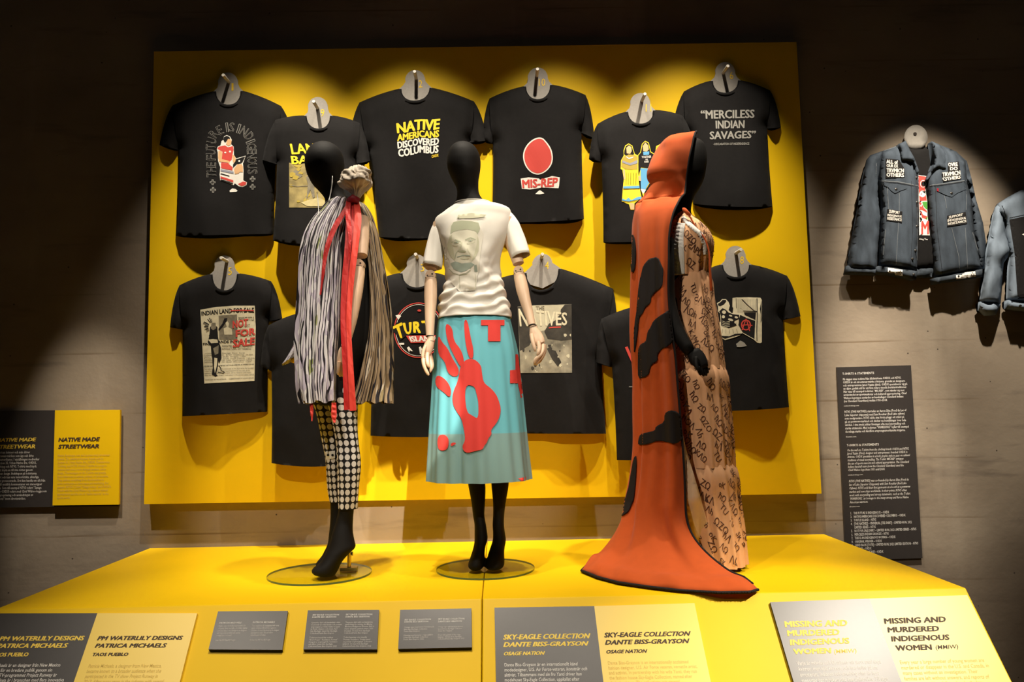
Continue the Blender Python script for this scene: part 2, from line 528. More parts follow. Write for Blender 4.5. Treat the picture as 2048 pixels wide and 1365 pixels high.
# ---- tall text panel right of the board
def wall_panel():
    th = .014
    q = [U(1674, 735, -th), U(1822, 731, -th), U(1845, 1117, -th), U(1692, 1122, -th)]
    r = mk('text_panel', *(lambda b: (b.V, b.F))(MB().slab([p+np.array((0, th-.001, 0)) for p in q], (0, -1, 0), th-.001)), M['panel_dark'], smooth=False,
           label='tall charcoal text panel on the concrete wall below the open denim jacket', cat='sign')
    q = [p.copy() for p in q]
    z = lambda y0, y1, x0=140, x1=552: None
    def bx(x0, y0, x1, y1):
        # crop coordinates of a 762x1365 view of the panel -> fractions of the face
        def fr(x, y):
            v = (y-72)/1222
            L_ = 107+56*v; R_ = 578+72*v
            return ((x-L_)/(R_-L_), v)
        a = fr(x0, y0); b = fr(x1, y1)
        return (a[0], a[1], fr(x1, y0)[0], b[1])
    sw1 = ("På väggen visas t-shirts från klädmärkena OXDX och NTVS.\nOXDX är ett streetwear-märke i Arizona, grundat av designern\noch entreprenören Jared Yazzie (diné). OXDX specialiserar sig på\nen djärv, grafisk stil för att föra vidare visuella berättartraditioner.\n"
           "Här visas till exempel t-shirten ”MIS-REP”, som vänder sig mot\nanvändandet av sportmaskotar och kulturell appropriering. Chief\nWahoo-logotypen användes av baseballaget Cleveland Indians\n(nu Cleveland Guardians) mellan 1951–2018.")
    sw2 = ("NTVS (THE NATIVES) startades av Aaron Silva (Fond du Lac of\nLake Superior chippewa) med Sam Roushar (Red Lake ojibwe)\nsom medgrundare. NTVS sålde sina första plagg i ett stånd på\npå en powwow-marknad och skickar nu beställningar över hela\n"
           "världen. I sina tryck jobbar företaget ofta med storytelling och\nstarka uttalanden. Med t-shirten ”WARRIORS” hyllar till exempel\nde många starka och hårdföra ursprungsamerikanska krigarna.")
    en1 = ("On the wall are T-shirts from the clothing brands OXDX and NTVS.\nJared Yazzie (Diné), designer and entrepreneur, founded OXDX in\nArizona. OXDX specializes in a bold, graphic style to pass on cultural\ntraditions of visual storytelling. The T-shirt ‘MIS-REP’ critiques\n"
           "the use of sports mascots and cultural appropriation. The Cleveland\nIndians baseball team (now the Cleveland Guardians) used the\nChief Wahoo logo from 1951 until 2018.")
    en2 = ("NTVS (THE NATIVES) was co-founded by Aaron Silva (Fond du\nLac of Lake Superior Chippewa) with Sam Roushar (Red Lake\nOjibwe). NTVS sold their first garments at a booth at a powwow\nmarket and now ships worldwide. In their prints, NTVS often\n"
           "work with storytelling and strong statements, such as the T-shirt\n‘WARRIORS,’ an homage to the many strong and fierce Native\nAmerican warriors.")
    lst = ("1.   THE FUTURE IS INDIGENOUS – OXDX\n2.   NATIVE AMERICANS DISCOVERED COLUMBUS – OXDX\n3.   TURTLE ISLAND – NTVS\n4.   [THE NATIVES] – UNIVERSAL [TEE SHIRT] – LIMITED RUN, 2022\n      LIMITED SERIES – NTVS\n5.   NOT FOR SALE SHIRT – LIMITED RUN, 2022 LIMITED SERIES – NTVS\n"
           "6.   MERCILESS INDIAN SAVAGES – NTVS\n7.   THIS IS AN INDIGENOUS WOMAN – OXDX\n8.   ORIGINAL WEAVER – OXDX\n9.   LAND BACK [TOTE] – LIMITED RUN, 2022 LIMITED EDITION – NTVS\n10.  MIS-REP – OXDX\n11.  TOGETHER WE RISE – OXDX")
    o = dict(res=1, bold=.008)
    it = dict(res=1, shear=.3, bold=.004)
    sign_text(r, 'heading', M['txt_white'], [("T-SHIRTS & STATEMENTS", bx(140, 108, 342, 122), o), ("T-SHIRTS & STATEMENTS", bx(168, 566, 372, 580), o)], q, (0, -1, 0))
    sign_text(r, 'swedish_text', M['txt_white'], [(sw1, bx(143, 143, 551, 303), o), ("oxdxclothing.com", bx(150, 318, 246, 328), o), (sw2, bx(153, 352, 556, 498), o), ("thentvs.com", bx(163, 514, 228, 524), o)], q, (0, -1, 0))
    sign_text(r, 'english_text', M['txt_white'], [(en1, bx(168, 597, 568, 742), it), ("oxdxclothing.com", bx(176, 757, 270, 767), it), (en2, bx(180, 792, 570, 940), it), ("thentvs.com", bx(186, 955, 250, 964), it)], q, (0, -1, 0))
    sign_text(r, 'list_text', M['txt_white'], [(lst, bx(190, 993, 610, 1253), dict(res=1, bold=.008))], q, (0, -1, 0))
wall_panel()

# ---- sign at the left edge: charcoal half with a raised yellow half
def left_sign():
    r = empty('wall_sign', U(110, 1015, -.01), 'yellow and charcoal wall sign at the left edge headed native made streetwear', 'sign')
    qd = [U(-140, 823, -.016), U(240, 820, -.016), U(237, 1013, -.016), U(-150, 1018, -.016)]
    MB().slab([p+np.array((0, .015, 0)) for p in qd], (0, -1, 0), .015).build('dark_panel', M['panel_dark'], r, smooth=False)
    qy = [U(110, 821, -.032), U(240, 820, -.032), U(237.5, 1010, -.032), U(105, 1011.5, -.032)]
    MB().slab([p+np.array((0, .0155, 0)) for p in qy], (0, -1, 0), .0155).build('yellow_panel', M['yellow'], r, smooth=False)
    z = zoom(0, 790, 5.057)
    def quad(y, x0, y0, x1, y1, sk=0):
        a, b, c, d = z((x0, y0), (x1, y0-6), (x1-sk, y1-6), (x0-sk, y1))
        return [U(*p, y) for p in (a, b, c, d)]
    N_ = (0, -1, 0); full = (0, 0, 1, 1)
    hk = dict(bold=.045, shear=.22)
    sign_text(r, 'heading', M['txt_yellow'], [("NATIVE MADE", full, hk)], quad(-.0165, -38, 440, 368, 478), N_)
    sign_text(r, 'heading', M['txt_yellow'], [("STREETWEAR", full, hk)], quad(-.0165, -38, 508, 358, 550), N_)
    sign_text(r, 'heading', M['txt_dark'], [("NATIVE MADE", full, hk)], quad(-.0325, 590, 435, 1013, 474), N_)
    sign_text(r, 'heading', M['txt_dark'], [("STREETWEAR", full, hk)], quad(-.0325, 588, 505, 1003, 545), N_)
    sw = ("Native American kvinnor och män driver\nmånga streetwear-märken som ägs och drivs\nav ursprungsamerikaner. I utställningen medverkar\nmärkena Section 35, Urban Native Era, OXDX,\nBeyond Clothing och NTVS. T-shirts med tryck\när ett sätt att knyta an till sina rötter genom\n"
          "modern, urban design. Budskapen på t-shirtarna\nvarierar stort och kan vara humoristiska, allvarliga,\npolitiska eller provocerande. Det kan handla om allt från\nuppmaning till enskilda kommentarer om stereotyper\noch ikonerna. Som till exempel NTVS t-shirt ”Savage\n"
          "Indians” eller OXDX t-shirt med Chief Wahoo-logga som\nkritiserar appropriering och användningen av\n”native mascots” inom idrottsvärlden.")
    en = ("Native Americans own and operate many streetwear\nbrands. The exhibition features brands such as\nSection 35, Urban Native Era, OXDX, Thundervoice\nClothing, and NTVS. Printed T-shirts are a way to\nconnect with one’s roots through modern, urban\ndesign. The messages on the T-shirts vary greatly,\n"
          "from humorous to serious, political, or provocative.\nThey address everything from discrimination to\nironic comments on stereotypes and marketing. For\nexample NTVS’s T-shirt “Savage Indians” and OXDX’s\nT-shirt with the Chief Wahoo logo address cultural\nappropriation and the use of “native mascots” in the\nsports world.")
    sign_text(r, 'body_text', M['txt_white'], [(sw, full, dict(res=1, bold=.006))], quad(-.0165, -120, 572, 478, 1066, 8), N_)
    sign_text(r, 'body_text', M['txt_faint'], [(en, full, dict(res=1, bold=.006))], quad(-.0325, 585, 602, 1128, 1062, 8), N_)
left_sign()

# ---- three large signs on the sloping front
def split_sign(tl, sp, tr, bl, spb, br, label, dark_items, pale_items, th=.010):
    A, S, B = SL(*tl), SL(*sp), SL(*tr)
    def dirn(a, b): d = b-a; return d/abs(d[2])*.28
    D1, D2, D3 = dirn(A, SL(*bl)), dirn(S, SL(*spb)), dirn(B, SL(*br))
    qd = [A, S, S+D2, A+D1]; qp = [S, B, B+D3, S+D2]
    c = (A+B+A+D1+B+D3)/4
    r = empty('plinth_sign', c, label, 'sign', 'split text signs on the sloping front')
    MB().slab([p+SN*.0006 for p in qd], SN, th).build('dark_panel', M['panel_dark'], r, smooth=False)
    MB().slab([p+SN*.0006 for p in qp], SN, th).build('yellow_panel', M['panel_yellow'], r, smooth=False)
    for items, mh, mb_ in ((dark_items, M['txt_yellow'], M['txt_white']), (pale_items, M['txt_dark'], M['txt_faint'])):
        for nm, t, quad, k in items:
            q = [SL(*p, off=th+.0008) for p in quad]
            sign_text(r, nm, mh if nm == 'heading' else mb_, [(t, (0, 0, 1, 1), k)], q, SN, .0003)
def Q(z, x0, y0, x1, y1, x2, y2, x3, y3): return z((x0, y0), (x1, y1), (x2, y2), (x3, y3))
hk = dict(bold=.05, shear=.18)
tk = dict(res=2, bold=.006); ti = dict(res=2, bold=.004, shear=.2)
z = zoom(0, 1200, 4.763)
pm_sw = ("Patricia Michaels är en designer från New Mexico\nsom är känd för en bredare publik genom sin\nmedverkan i TV-programmet Project Runway är\n2013. Efter många år i branschen med flera innovativa\nkollektioner och med textilier som hon själv")
pm_en = ("Patricia Michaels, a designer from New Mexico,\nbecame known to a broader audience when she\nparticipated in the TV show Project Runway in\n2013. After many years in the industry with several\ninnovative collections and her own textiles")
split_sign((-205, 1231), (197, 1230), (396, 1230), (-290, 1365), (151, 1365), (362, 1365),
           'yellow and charcoal text sign at the left end of the sloping plinth front',
           [('heading', "PM WATERLILY DESIGNS", Q(z, 5, 352, 810, 345, 800, 390, -10, 394), hk), ('heading', "PATRICA MICHAELS", Q(z, -18, 420, 655, 415, 640, 460, -35, 464), hk),
            ('heading', "TAOS PUEBLO", Q(z, -68, 508, 277, 504, 270, 542, -82, 546), hk), ('body_text', pm_sw, Q(z, -180, 612, 640, 606, 595, 842, -240, 846), ti)],
           [('heading', "PM WATERLILY DESIGNS", Q(z, 938, 348, 1748, 345, 1738, 384, 922, 389), hk), ('heading', "PATRICA MICHAELS", Q(z, 915, 420, 1595, 416, 1582, 457, 900, 460), hk),
            ('heading', "TAOS PUEBLO", Q(z, 887, 508, 1228, 506, 1220, 537, 878, 540), hk), ('body_text', pm_en, Q(z, 845, 616, 1600, 612, 1545, 848, 775, 850), ti)])
z = zoom(960, 1180, 4.267)
sk_sw = ("Dante Biss-Grayson är en internationellt känd\nmodedesigner, U.S. Air Force-veteran, konstnär och\naktivist. Tillsammans med sin fru Yanti driver han\nmodehuset Sky-Eagle Collection, uppkallat efter\nhans döttrar. I kollektionerna möts mode och")
sk_en = ("Dante Biss-Grayson is an internationally acclaimed\nfashion designer, U.S. Air Force veteran, versatile artist,\nand activist. In partnership with his wife Yanti, they run\nthe fashion house Sky-Eagle Collection, named after\ntheir daughters. The collections join several")
split_sign((989, 1219), (1188, 1216), (1388, 1210), (992, 1365), (1206, 1365), (1420, 1365),
           'yellow and charcoal text sign at the middle of the sloping front headed sky-eagle collection',
           [('heading', "SKY-EAGLE COLLECTION", Q(z, 198, 385, 942, 373, 938, 418, 198, 430), hk), ('heading', "DANTE BISS-GRAYSON", Q(z, 202, 450, 928, 440, 922, 480, 198, 492), hk),
            ('heading', "OSAGE NATION", Q(z, 205, 532, 555, 526, 550, 558, 202, 565), hk), ('body_text', sk_sw, Q(z, 207, 628, 920, 616, 900, 822, 212, 832), tk)],
           [('heading', "SKY-EAGLE COLLECTION", Q(z, 1058, 368, 1798, 355, 1792, 394, 1060, 410), hk), ('heading', "DANTE BISS-GRAYSON", Q(z, 1068, 432, 1788, 418, 1784, 458, 1066, 472), hk),
            ('heading', "OSAGE NATION", Q(z, 1078, 516, 1428, 509, 1424, 540, 1076, 547), hk), ('body_text', sk_en, Q(z, 1087, 612, 1850, 598, 1868, 806, 1112, 822), tk)])
z = zoom(1500, 1160, 3.737)
hb = dict(bold=.05, shear=.0)
mm_sw = ("Varje år mördas och försvinner ett stort antal unga\nkvinnor, men våld kvinnor, och inte heller på ett\narresterats. Indianen och utredning offer än flera\nrapporter har minskats ofta inte undersökts. Till dags\ndatum saknas en samlad statistik över antalet")
mm_en = ("Every year a large number of young women are\nmurdered or disappear in the U.S. and Canada, in\nmany cases without an investigation. Their\nfamilies are left without answers, and reports of\nviolence are seldom followed up by the law")
split_sign((1539, 1208), (1737, 1201), (1932, 1194), (1585, 1365), (1800, 1365), (2018, 1365),
           'brightly lit yellow and grey text sign at the right end headed missing and murdered',
           [('heading', "MISSING AND", Q(z, 255, 312, 728, 300, 728, 347, 262, 358), hb), ('heading', "MURDERED", Q(z, 275, 380, 668, 370, 670, 415, 280, 424), hb), ('heading', "INDIGENOUS", Q(z, 297, 448, 740, 434, 745, 480, 300, 492), hb),
            ('heading', "WOMEN", Q(z, 320, 518, 605, 510, 608, 552, 325, 560), hb), ('heading', "(MMIW)", Q(z, 625, 522, 795, 516, 798, 556, 630, 562), dict(bold=.01)), ('body_text', mm_sw, Q(z, 345, 612, 1000, 595, 1040, 800, 400, 815), tk)],
           [('heading', "MISSING AND", Q(z, 998, 290, 1462, 275, 1466, 318, 1005, 332), hb), ('heading', "MURDERED", Q(z, 1025, 357, 1412, 346, 1416, 386, 1030, 397), hb), ('heading', "INDIGENOUS", Q(z, 1052, 424, 1488, 410, 1492, 452, 1058, 464), hb),
            ('heading', "WOMEN", Q(z, 1082, 492, 1355, 484, 1362, 526, 1090, 534), hb), ('heading', "(MMIW)", Q(z, 1385, 490, 1555, 485, 1558, 526, 1390, 532), dict(bold=.01)), ('body_text', mm_en, Q(z, 1115, 605, 1770, 586, 1820, 790, 1170, 806), tk)])

# ---- three small charcoal labels on the slope
z = zoom(400, 1200, 3.593)
sky_l = ("Orange cape med svarta handavtryck\nfrån vita Sky-Eagle Collection\nDante Biss-Grayson\n\nKlänning med mönster osage-syllabar\nLånat från Sky-Eagle Collection\nDante Biss-Grayson, 2022")
sky_r = ("Orange cape with black handprints\nLoaned from Sky-Eagle Collection\nDante Biss-Grayson\n\nDress with pattern of the osage\nlanguage. On loan from Sky-Eagle\nCollection/Dante Biss-Grayson, 2022")
mid_l = ("Ljusturkos kjol och handmålad t-shirt\nmed motiv av röda händer och porträtt\nursprungsam porträtt. Kallad en spåd\nav Dante Grayson och Sonen. Kjol\nfrån Sky-Eagle. Lånat från Sky-Eagle\nCollection/Dante Biss-Grayson\n\nT-shirt med tryck från webben\n”Don’t Forget – Resistance. Portrait”\nfotografi av ursprungsfolk. Kollektion\noch tillhör. Lånat från Sky-Eagle\nCollection/Dante Biss-Grayson, 2022")
mid_r = ("Turquoise skirt with red handprints,\nsymbolising the missing, the Missing\nMurdered Indigenous Women. Skirt is\nDante Grayson, painted cotton, 2021.\nDonated. On loan from Sky-Eagle\nCollection/Dante Biss-Grayson\n\nT-shirt featuring color transfer\n‘Portrait. Resistance.’ Design based\non portrait of photograph. Collection\nartwork. On loan from Sky-Eagle\nCollection/Dante Biss-Grayson, 2022")
pm_l = ("Tunika i siden, handmålad med mönster i lila\noch grönt. Byxor med silke och prickar, leggings\nav bomull. Band i rött. Handgjorda av designern\nsom inspirerats av vatten och naturen\nprickiga byxor av bomull\n\nLånat från PM Waterlily Designs")
pm_r = ("Tunic made from silk, handpainted with leaves\npurple and green. Silk and dots, leggings in\nof cotton, red band. Handmade by the designer\nand inspired by water lilies and nature\ndotted trousers of cotton\n\nOn loan from PM Waterlily Designs")
def small_label(tl, tr, br, bl, label, heads, bodies):
    q = [SL(*p) for p in (tl, tr, br, bl)]
    th = .012
    r = mk('plinth_label', *(lambda b: (b.V, b.F))(MB().slab([p+SN*.0006 for p in q], SN, th)), M['panel_dark'], smooth=False, label=label, cat='label', group='small charcoal labels on the sloping front')
    for nm, mm, items in (('heading', M['txt_grey'], heads), ('body_text', M['txt_grey'], bodies)):
        for t, quad in items:
            uv, Fc = glyphs(t, res=1, bold=.01)
            mk(nm, bil([SL(*p, off=th+.0012) for p in quad], uv), Fc, mm if nm == 'body_text' else M['txt_white'], r, smooth=False)
small_label((438, 1227), (577, 1226), (566, 1304), (419, 1303), 'pale lit small charcoal label, leftmost of the three between the large signs',
            [("PATRICIA MICHAELS", Q(z, 142, 162, 300, 160, 296, 172, 139, 174)), ("PATRICIA MICHAELS", Q(z, 383, 158, 540, 156, 536, 168, 379, 170))],
            [(pm_l, Q(z, 135, 184, 345, 180, 322, 300, 108, 302)), (pm_r, Q(z, 376, 182, 575, 180, 552, 298, 355, 300))])
small_label((617, 1225), (759, 1224), (755, 1303), (608, 1303), 'small charcoal label filled with text, middle of the three between the large signs',
            [("SKY EAGLE COLLECTION\nDANTE BISS GRAYSON", Q(z, 810, 105, 1000, 103, 996, 130, 806, 132)), ("SKY EAGLE COLLECTION\nDANTE BISS GRAYSON", Q(z, 1048, 102, 1238, 100, 1236, 128, 1046, 130))],
            [(mid_l, Q(z, 803, 160, 1022, 158, 996, 344, 776, 346)), (mid_r, Q(z, 1046, 158, 1255, 156, 1235, 342, 1022, 344))])
small_label((801, 1224), (943, 1221), (944, 1299), (797, 1302), 'small charcoal label with half-empty face, rightmost of the three, below the turquoise skirt',
            [("SKY EAGLE COLLECTION\nDANTE BISS GRAYSON", Q(z, 1470, 140, 1660, 136, 1658, 162, 1468, 166)), ("SKY EAGLE COLLECTION\nDANTE BISS GRAYSON", Q(z, 1712, 134, 1900, 131, 1899, 160, 1711, 164))],
            [(sky_l, Q(z, 1466, 194, 1682, 190, 1672, 290, 1462, 296)), (sky_r, Q(z, 1712, 192, 1900, 188, 1900, 288, 1708, 292))])
# ================================================================== hanging garments
def segd(P, segs):
    """distance of points to a set of segments"""
    P = np.asarray(P, float)
    best = np.full(len(P), 1e9)
    for a, b in segs:
        a = np.array(a, float); b = np.array(b, float); v = b-a
        t = np.clip(((P-a)@v)/max(v@v, 1e-9), 0, 1)
        best = np.minimum(best, np.linalg.norm(P-(a+t[:, None]*v), axis=1))
    return best
def puff(P, closed, T, R):
    d = np.clip(segd(P, closed)/R, 0, 1)
    return T*np.sqrt(np.maximum(0, 1-(1-d)**2))
def nz(P, sx, sy, seed, amp):
    return np.array([noise.noise(Vector((p[0]*sx+seed*7.3, p[1]*sy+seed*3.1, seed*1.7)))*amp for p in P])

def curve(a, m, b, n=10):
    """quadratic through a, m, b"""
    a, m, b = np.array(a, float), np.array(m, float), np.array(b, float)
    c = 2*m-(a+b)/2
    return [tuple(a*(1-t)**2+2*c*t*(1-t)+b*t*t) for t in np.linspace(0, 1, n)]
def neckline(a, bot, b, n=14):
    """deep round neckline: half ellipse-like from a over bot to b"""
    a, b = np.array(a, float), np.array(b, float)
    c = (a+b)/2; h = (b-a)/2; dv = np.array(bot, float)-c
    return [tuple(c-h*math.cos(t)+dv*math.sin(t)**.9) for t in np.linspace(0, math.pi, n)]

def tee(name_label, num, NL, SL_, CLo, CLi, AL, HL, HR, AR, CRi, CRo, SR, NR, NB, Y0, T=.062, hem=None, peg=None, seed=1, hlabel=None, plabel=None, numpos=None, mid_hem=6, show_hanger=True):
    t = empty('t_shirt', U((HL[0]+HR[0])/2, (HL[1]+HR[1])/2, Y0-T/2), name_label, 't-shirt', 'black t-shirts on the yellow board')
    neck = neckline(NL, NB, NR)
    hemc = curve(HL, ((HL[0]+HR[0])/2, (HL[1]+HR[1])/2+mid_hem), HR, 8)
    sl = curve(SL_, ((SL_[0]*.55+CLo[0]*.45)-3, (SL_[1]*.55+CLo[1]*.45)-4), CLo, 7)
    sr = curve(SR, ((SR[0]*.55+CRo[0]*.45)+3, (SR[1]*.55+CRo[1]*.45)-4), CRo, 7)
    shl = curve(NL, ((NL[0]+SL_[0])/2, (NL[1]+SL_[1])/2-2.5), SL_, 6)
    shr = curve(SR, ((NR[0]+SR[0])/2, (NR[1]+SR[1])/2-2.5), NR, 6)
    seam_l = curve(SL_, (SL_[0]*.45+AL[0]*.55-2, (SL_[1]+AL[1])/2), AL, 6)
    seam_r = curve(SR, (SR[0]*.45+AR[0]*.55+2, (SR[1]+AR[1])/2), AR, 6)
    sidel = curve(AL, ((AL[0]+HL[0])/2+1, (AL[1]+HL[1])/2), HL, 6)
    sider = curve(HR, ((AR[0]+HR[0])/2-1, (AR[1]+HR[1])/2), AR, 6)
    body = shl[:-1]+seam_l[:-1]+sidel[:-1]+hemc[:-1]+sider[:-1]+seam_r[::-1][:-1]+shr[:-1]+neck[::-1][:-1]
    lsl = sl[:-1]+[CLo]+[CLi]+([AL] if AL != CLi else [])+seam_l[::-1][1:-1]
    rsl = seam_r[:-1]+([AR] if AR != CRi else [])+[CRi]+[CRo]+sr[::-1][1:-1]
    pr = lambda L: list(zip(L[:-1], L[1:]))
    cb = pr(shl)+pr(sidel)+pr(sider)+pr(shr)
    cl = pr(sl)+[(CLi, AL)] if AL != CLi else pr(sl)
    crr = pr(sr)+[(CRi, AR)] if AR != CRi else pr(sr)
    seams = pr(seam_l)+pr(seam_r)
    cx_ = (HL[0]+HR[0])/2
    allV, allF = [], []
    coll = None
    for nm, loop, closed, own in (('body', body, cb, 'b'), ('sleeve', lsl, cl, 's'), ('sleeve', rsl, crr, 's')):
        P, Tr = cdt([loop], 7)
        cls = closed if own == 'b' else closed+[]
        th = puff(P, cls, T, 34) if own == 'b' else puff(P, closed, T*.72, 22)
        ds = segd(P, seams)
        if own == 'b':
            low = np.clip((P[:, 1]-NB[1]-40)/160, 0, 1)
            th = th-.020*np.exp(-(ds/9)**2)*np.minimum(1, th/.03)
            th = th+nz(P, .022, .006, seed, .016)*low*np.minimum(1, th/.03)+nz(P, .04, .02, seed+5, .003)
            th = th+.012*np.cos((P[:, 0]-cx_)/28.0+seed)*low*low*np.minimum(1, th/.03)
        else:
            th = th*(.6+.4*np.clip(ds/15, 0, 1))+nz(P, .05, .04, seed+2, .006)
        th = np.maximum(th, .0015)
        Vf = np.array([U(p[0], p[1], Y0-d) for p, d in zip(P, th)])
        n = len(P)
        # back layer: same outline further back, up to the shoulder line behind the hanger
        Vb = Vf.copy(); Vb[:, 1] = Y0+.003
        Fc = [tuple(f) for f in Tr]
        Fb = [tuple(i+n for i in f[::-1]) for f in Fc]
        # close sides where cloth is folded over: join along closed edges
        V = np.vstack([Vf, Vb]); FF = Fc+Fb
        # orient the front to the viewer
        a, b_, c_ = Vf[Tr[0]]
        if np.cross(b_-a, c_-a)[1] > 0: FF = [f[::-1] for f in FF]
        # side strips
        E = {}
        for f in Fc:
            for i in range(3):
                e = (f[i], f[(i+1) % 3]); E[e] = 1
        be = [e for e in E if (e[1], e[0]) not in E]
        dc = segd(P, cls)
        for a_, b2 in be:
            if dc[a_] < 1.5 and dc[b2] < 1.5:
                FF.append((a_, b2, b2+n, a_+n))
        mk(nm, V, FF, M['black_cotton'], t)
        k = len(allV)
        allV += [tuple(v) for v in Vf]; allF += [tuple(i+k for i in f) for f in Fc]
        if own == 'b':
            bvh = BVHTree.FromPolygons([tuple(v) for v in Vf], Fc)
            path = []
            for p in dense(neck, 4, False):
                q = np.array(p)+(np.array(NB)+np.array((0, 12))-np.array(p))*.02
                h = bvh.ray_cast(Vector(CAM), Vector(ray(*(np.array(p)*.93+np.array((NB[0], NB[1]+6))*.07))))
                y = h[0][1] if h[0] is not None else Y0-.012
                path.append(U(p[0], p[1]+1.5, min(y, Y0-.006)-.002))
            MB().tube(path, (.0035, .0085), 8).build('collar', M['collar_cotton'], t)
    # hanger board with the number, and its peg
    if show_hanger:
        yh = Y0-.009
        hw = (NR[0]-NL[0])/2; cx = (NL[0]+NR[0])/2; top = NL[1]-37; cyh = (NL[1]+NR[1])/2
        tilt = (NR[1]-NL[1])/(NR[0]-NL[0])
        sh = [(cx-hw*.72+1, cyh+26), (cx-hw-3, cyh+2), (cx-hw*.80, cyh-6), (cx-20, cyh-13), (cx-20.5, cyh-22)]
        dome = [(cx-1-19.5*math.cos(a), top+19-19*math.sin(a)) for a in np.linspace(0, math.pi, 13)]
        sh2 = [(cx+19, cyh-22), (cx+19.5, cyh-13), (cx+hw*.82, cyh-6), (cx+hw+3, cyh+2), (cx+hw*.72, cyh+26), (cx, cyh+36)]
        loop = [(x, y+tilt*(x-cx)) for x, y in sh+dome+sh2]
        P, Tr = cdt([loop], 30)
        A = np.array([U(p[0], p[1], yh) for p in P]); n = len(A)
        B = A+np.array((0, .005, 0))
        E = {}
        for f in Tr:
            for i in range(3): E[(f[i], f[(i+1) % 3])] = 1
        FF = [tuple(f) for f in Tr]+[tuple(i+n for i in f[::-1]) for f in Tr]+[(a, a+n, b+n, b) for a, b in E if (b, a) not in E]
        h = mk('hanger', A.tolist()+B.tolist(), FF, M['hanger'], None, smooth=False, label=hlabel, cat='hanger', group='grey neck hangers on the yellow board')
        nx, ny = numpos or (cx+10, NL[1]-10)
        wd = 3.2*len(num)+(.5 if len(num) == 1 else 0)
        if num == '11': wd = 5.5
        if num == '1': wd = 2
        uv, Fc = glyphs(num, res=2, bold=.0)
        q = [U(x, y, yh-.0008) for x, y in ((nx-wd, ny-7.5), (nx+wd, ny-8), (nx+wd, ny+7), (nx-wd, ny+7.5))]
        mk('number', bil(q, uv), Fc, M['num'], h, smooth=False)
        tip = U(peg[0], peg[1], yh-.085)
        base = tip.copy(); base[1] = -.0605
        mb = MB()
        mb.tube([base, tip+np.array((0, .002, 0)), tip], [.0088, .0088, .0075], 18)
        o = mb.build('peg', M['peg'], None, angle=40, label=plabel, cat='peg', group='pegs on the yellow board')
    return t, Print(allV, allF)

ta = dict(Y0=-.074, T=.054); tb = dict(Y0=-.131, T=.05)
S = {}
def hl(n, what): return dict(num=n, hlabel='grey hanger board numbered %s in the neck of the %s' % (n, what), plabel='white round peg holding hanger %s of the %s' % (n, what))

S[1] = tee('black t-shirt with the future is indigenous arch, top left of the yellow board', NL=(429, 182), SL_=(345, 211), CLo=(319, 290), CLi=(357, 300), AL=(357, 296), HL=(352, 472), HR=(547, 468), AR=(552, 290), CRi=(554, 300), CRo=(590, 290), SR=(562, 212), NR=(484, 181), NB=(457, 211), peg=(446, 150), seed=1, numpos=(465, 174), mid_hem=0, **ta, **hl('1', 'future is indigenous shirt'))
S[9] = tee('black land back t-shirt with sepia picture, behind the head of the left mannequin', NL=(610, 231), SL_=(551, 240), CLo=(525, 320), CLi=(555, 329), AL=(554, 325), HL=(546, 481), HR=(718, 484), AR=(711, 318), CRi=(712, 328), CRo=(740, 322), SR=(719, 246), NR=(663, 231), NB=(637, 259), peg=(627, 203), seed=2, numpos=(645, 226), mid_hem=7, **tb, **hl('9', 'land back shirt'))
S[2] = tee('black t-shirt with yellow and white native americans discovered columbus lettering', NL=(800, 177), SL_=(719, 205), CLo=(698, 285), CLi=(736, 304), AL=(736, 298), HL=(758, 474), HR=(949, 470), AR=(940, 280), CRi=(936, 286), CRo=(975, 281), SR=(948, 203), NR=(862, 175), NB=(830, 203), peg=(829, 143), seed=3, numpos=(841, 168), mid_hem=5, **ta, **hl('2', 'columbus shirt'))
S[10] = tee('black t-shirt with red mis-rep print, top row right of the middle', NL=(1049, 172), SL_=(979, 197), CLo=(965, 279), CLi=(986, 287), AL=(986, 284), HL=(984, 444), HR=(1168, 438), AR=(1163, 262), CRi=(1162, 265), CRo=(1189, 277), SR=(1171, 190), NR=(1103, 169), NB=(1077, 200), peg=(1075, 138), seed=4, numpos=(1084, 165), mid_hem=3, **ta, **hl('10', 'mis-rep shirt'))
S[11] = tee('black t-shirt printed with women in yellow and blue skirts, behind the orange hood', NL=(1253, 223), SL_=(1195, 248), CLo=(1178, 318), CLi=(1203, 324), AL=(1203, 321), HL=(1207, 485), HR=(1362, 478), AR=(1362, 310), CRi=(1362, 316), CRo=(1392, 303), SR=(1364, 231), NR=(1309, 220), NB=(1283, 249), peg=(1290, 188), seed=5, numpos=(1297, 216), mid_hem=2, **tb, **hl('11', 'women in skirts shirt'))
S[6] = tee('black t-shirt with grey merciless indian savages lettering, top right of the yellow board', NL=(1423, 161), SL_=(1368, 183), CLo=(1344, 262), CLi=(1374, 275), AL=(1374, 270), HL=(1387, 408), HR=(1545, 413), AR=(1534, 252), CRi=(1534, 257), CRo=(1562, 255), SR=(1540, 181), NR=(1479, 160), NB=(1451, 187), peg=(1456, 132), seed=6, numpos=(1463, 151), mid_hem=3, **ta, **hl('6', 'merciless indian savages shirt'))
S[5] = tee('black t-shirt with pale indian land for sale poster print, lower left of the yellow board', NL=(422, 548), SL_=(359, 571), CLo=(340, 655), CLi=(365, 659), AL=(365, 655), HL=(365, 833), HR=(534, 824), AR=(537, 636), CRi=(538, 643), CRo=(564, 637), SR=(542, 563), NR=(477, 547), NB=(449, 583), peg=(442, 516), seed=7, numpos=(460, 543), mid_hem=0, **ta, **hl('5', 'land for sale shirt'))
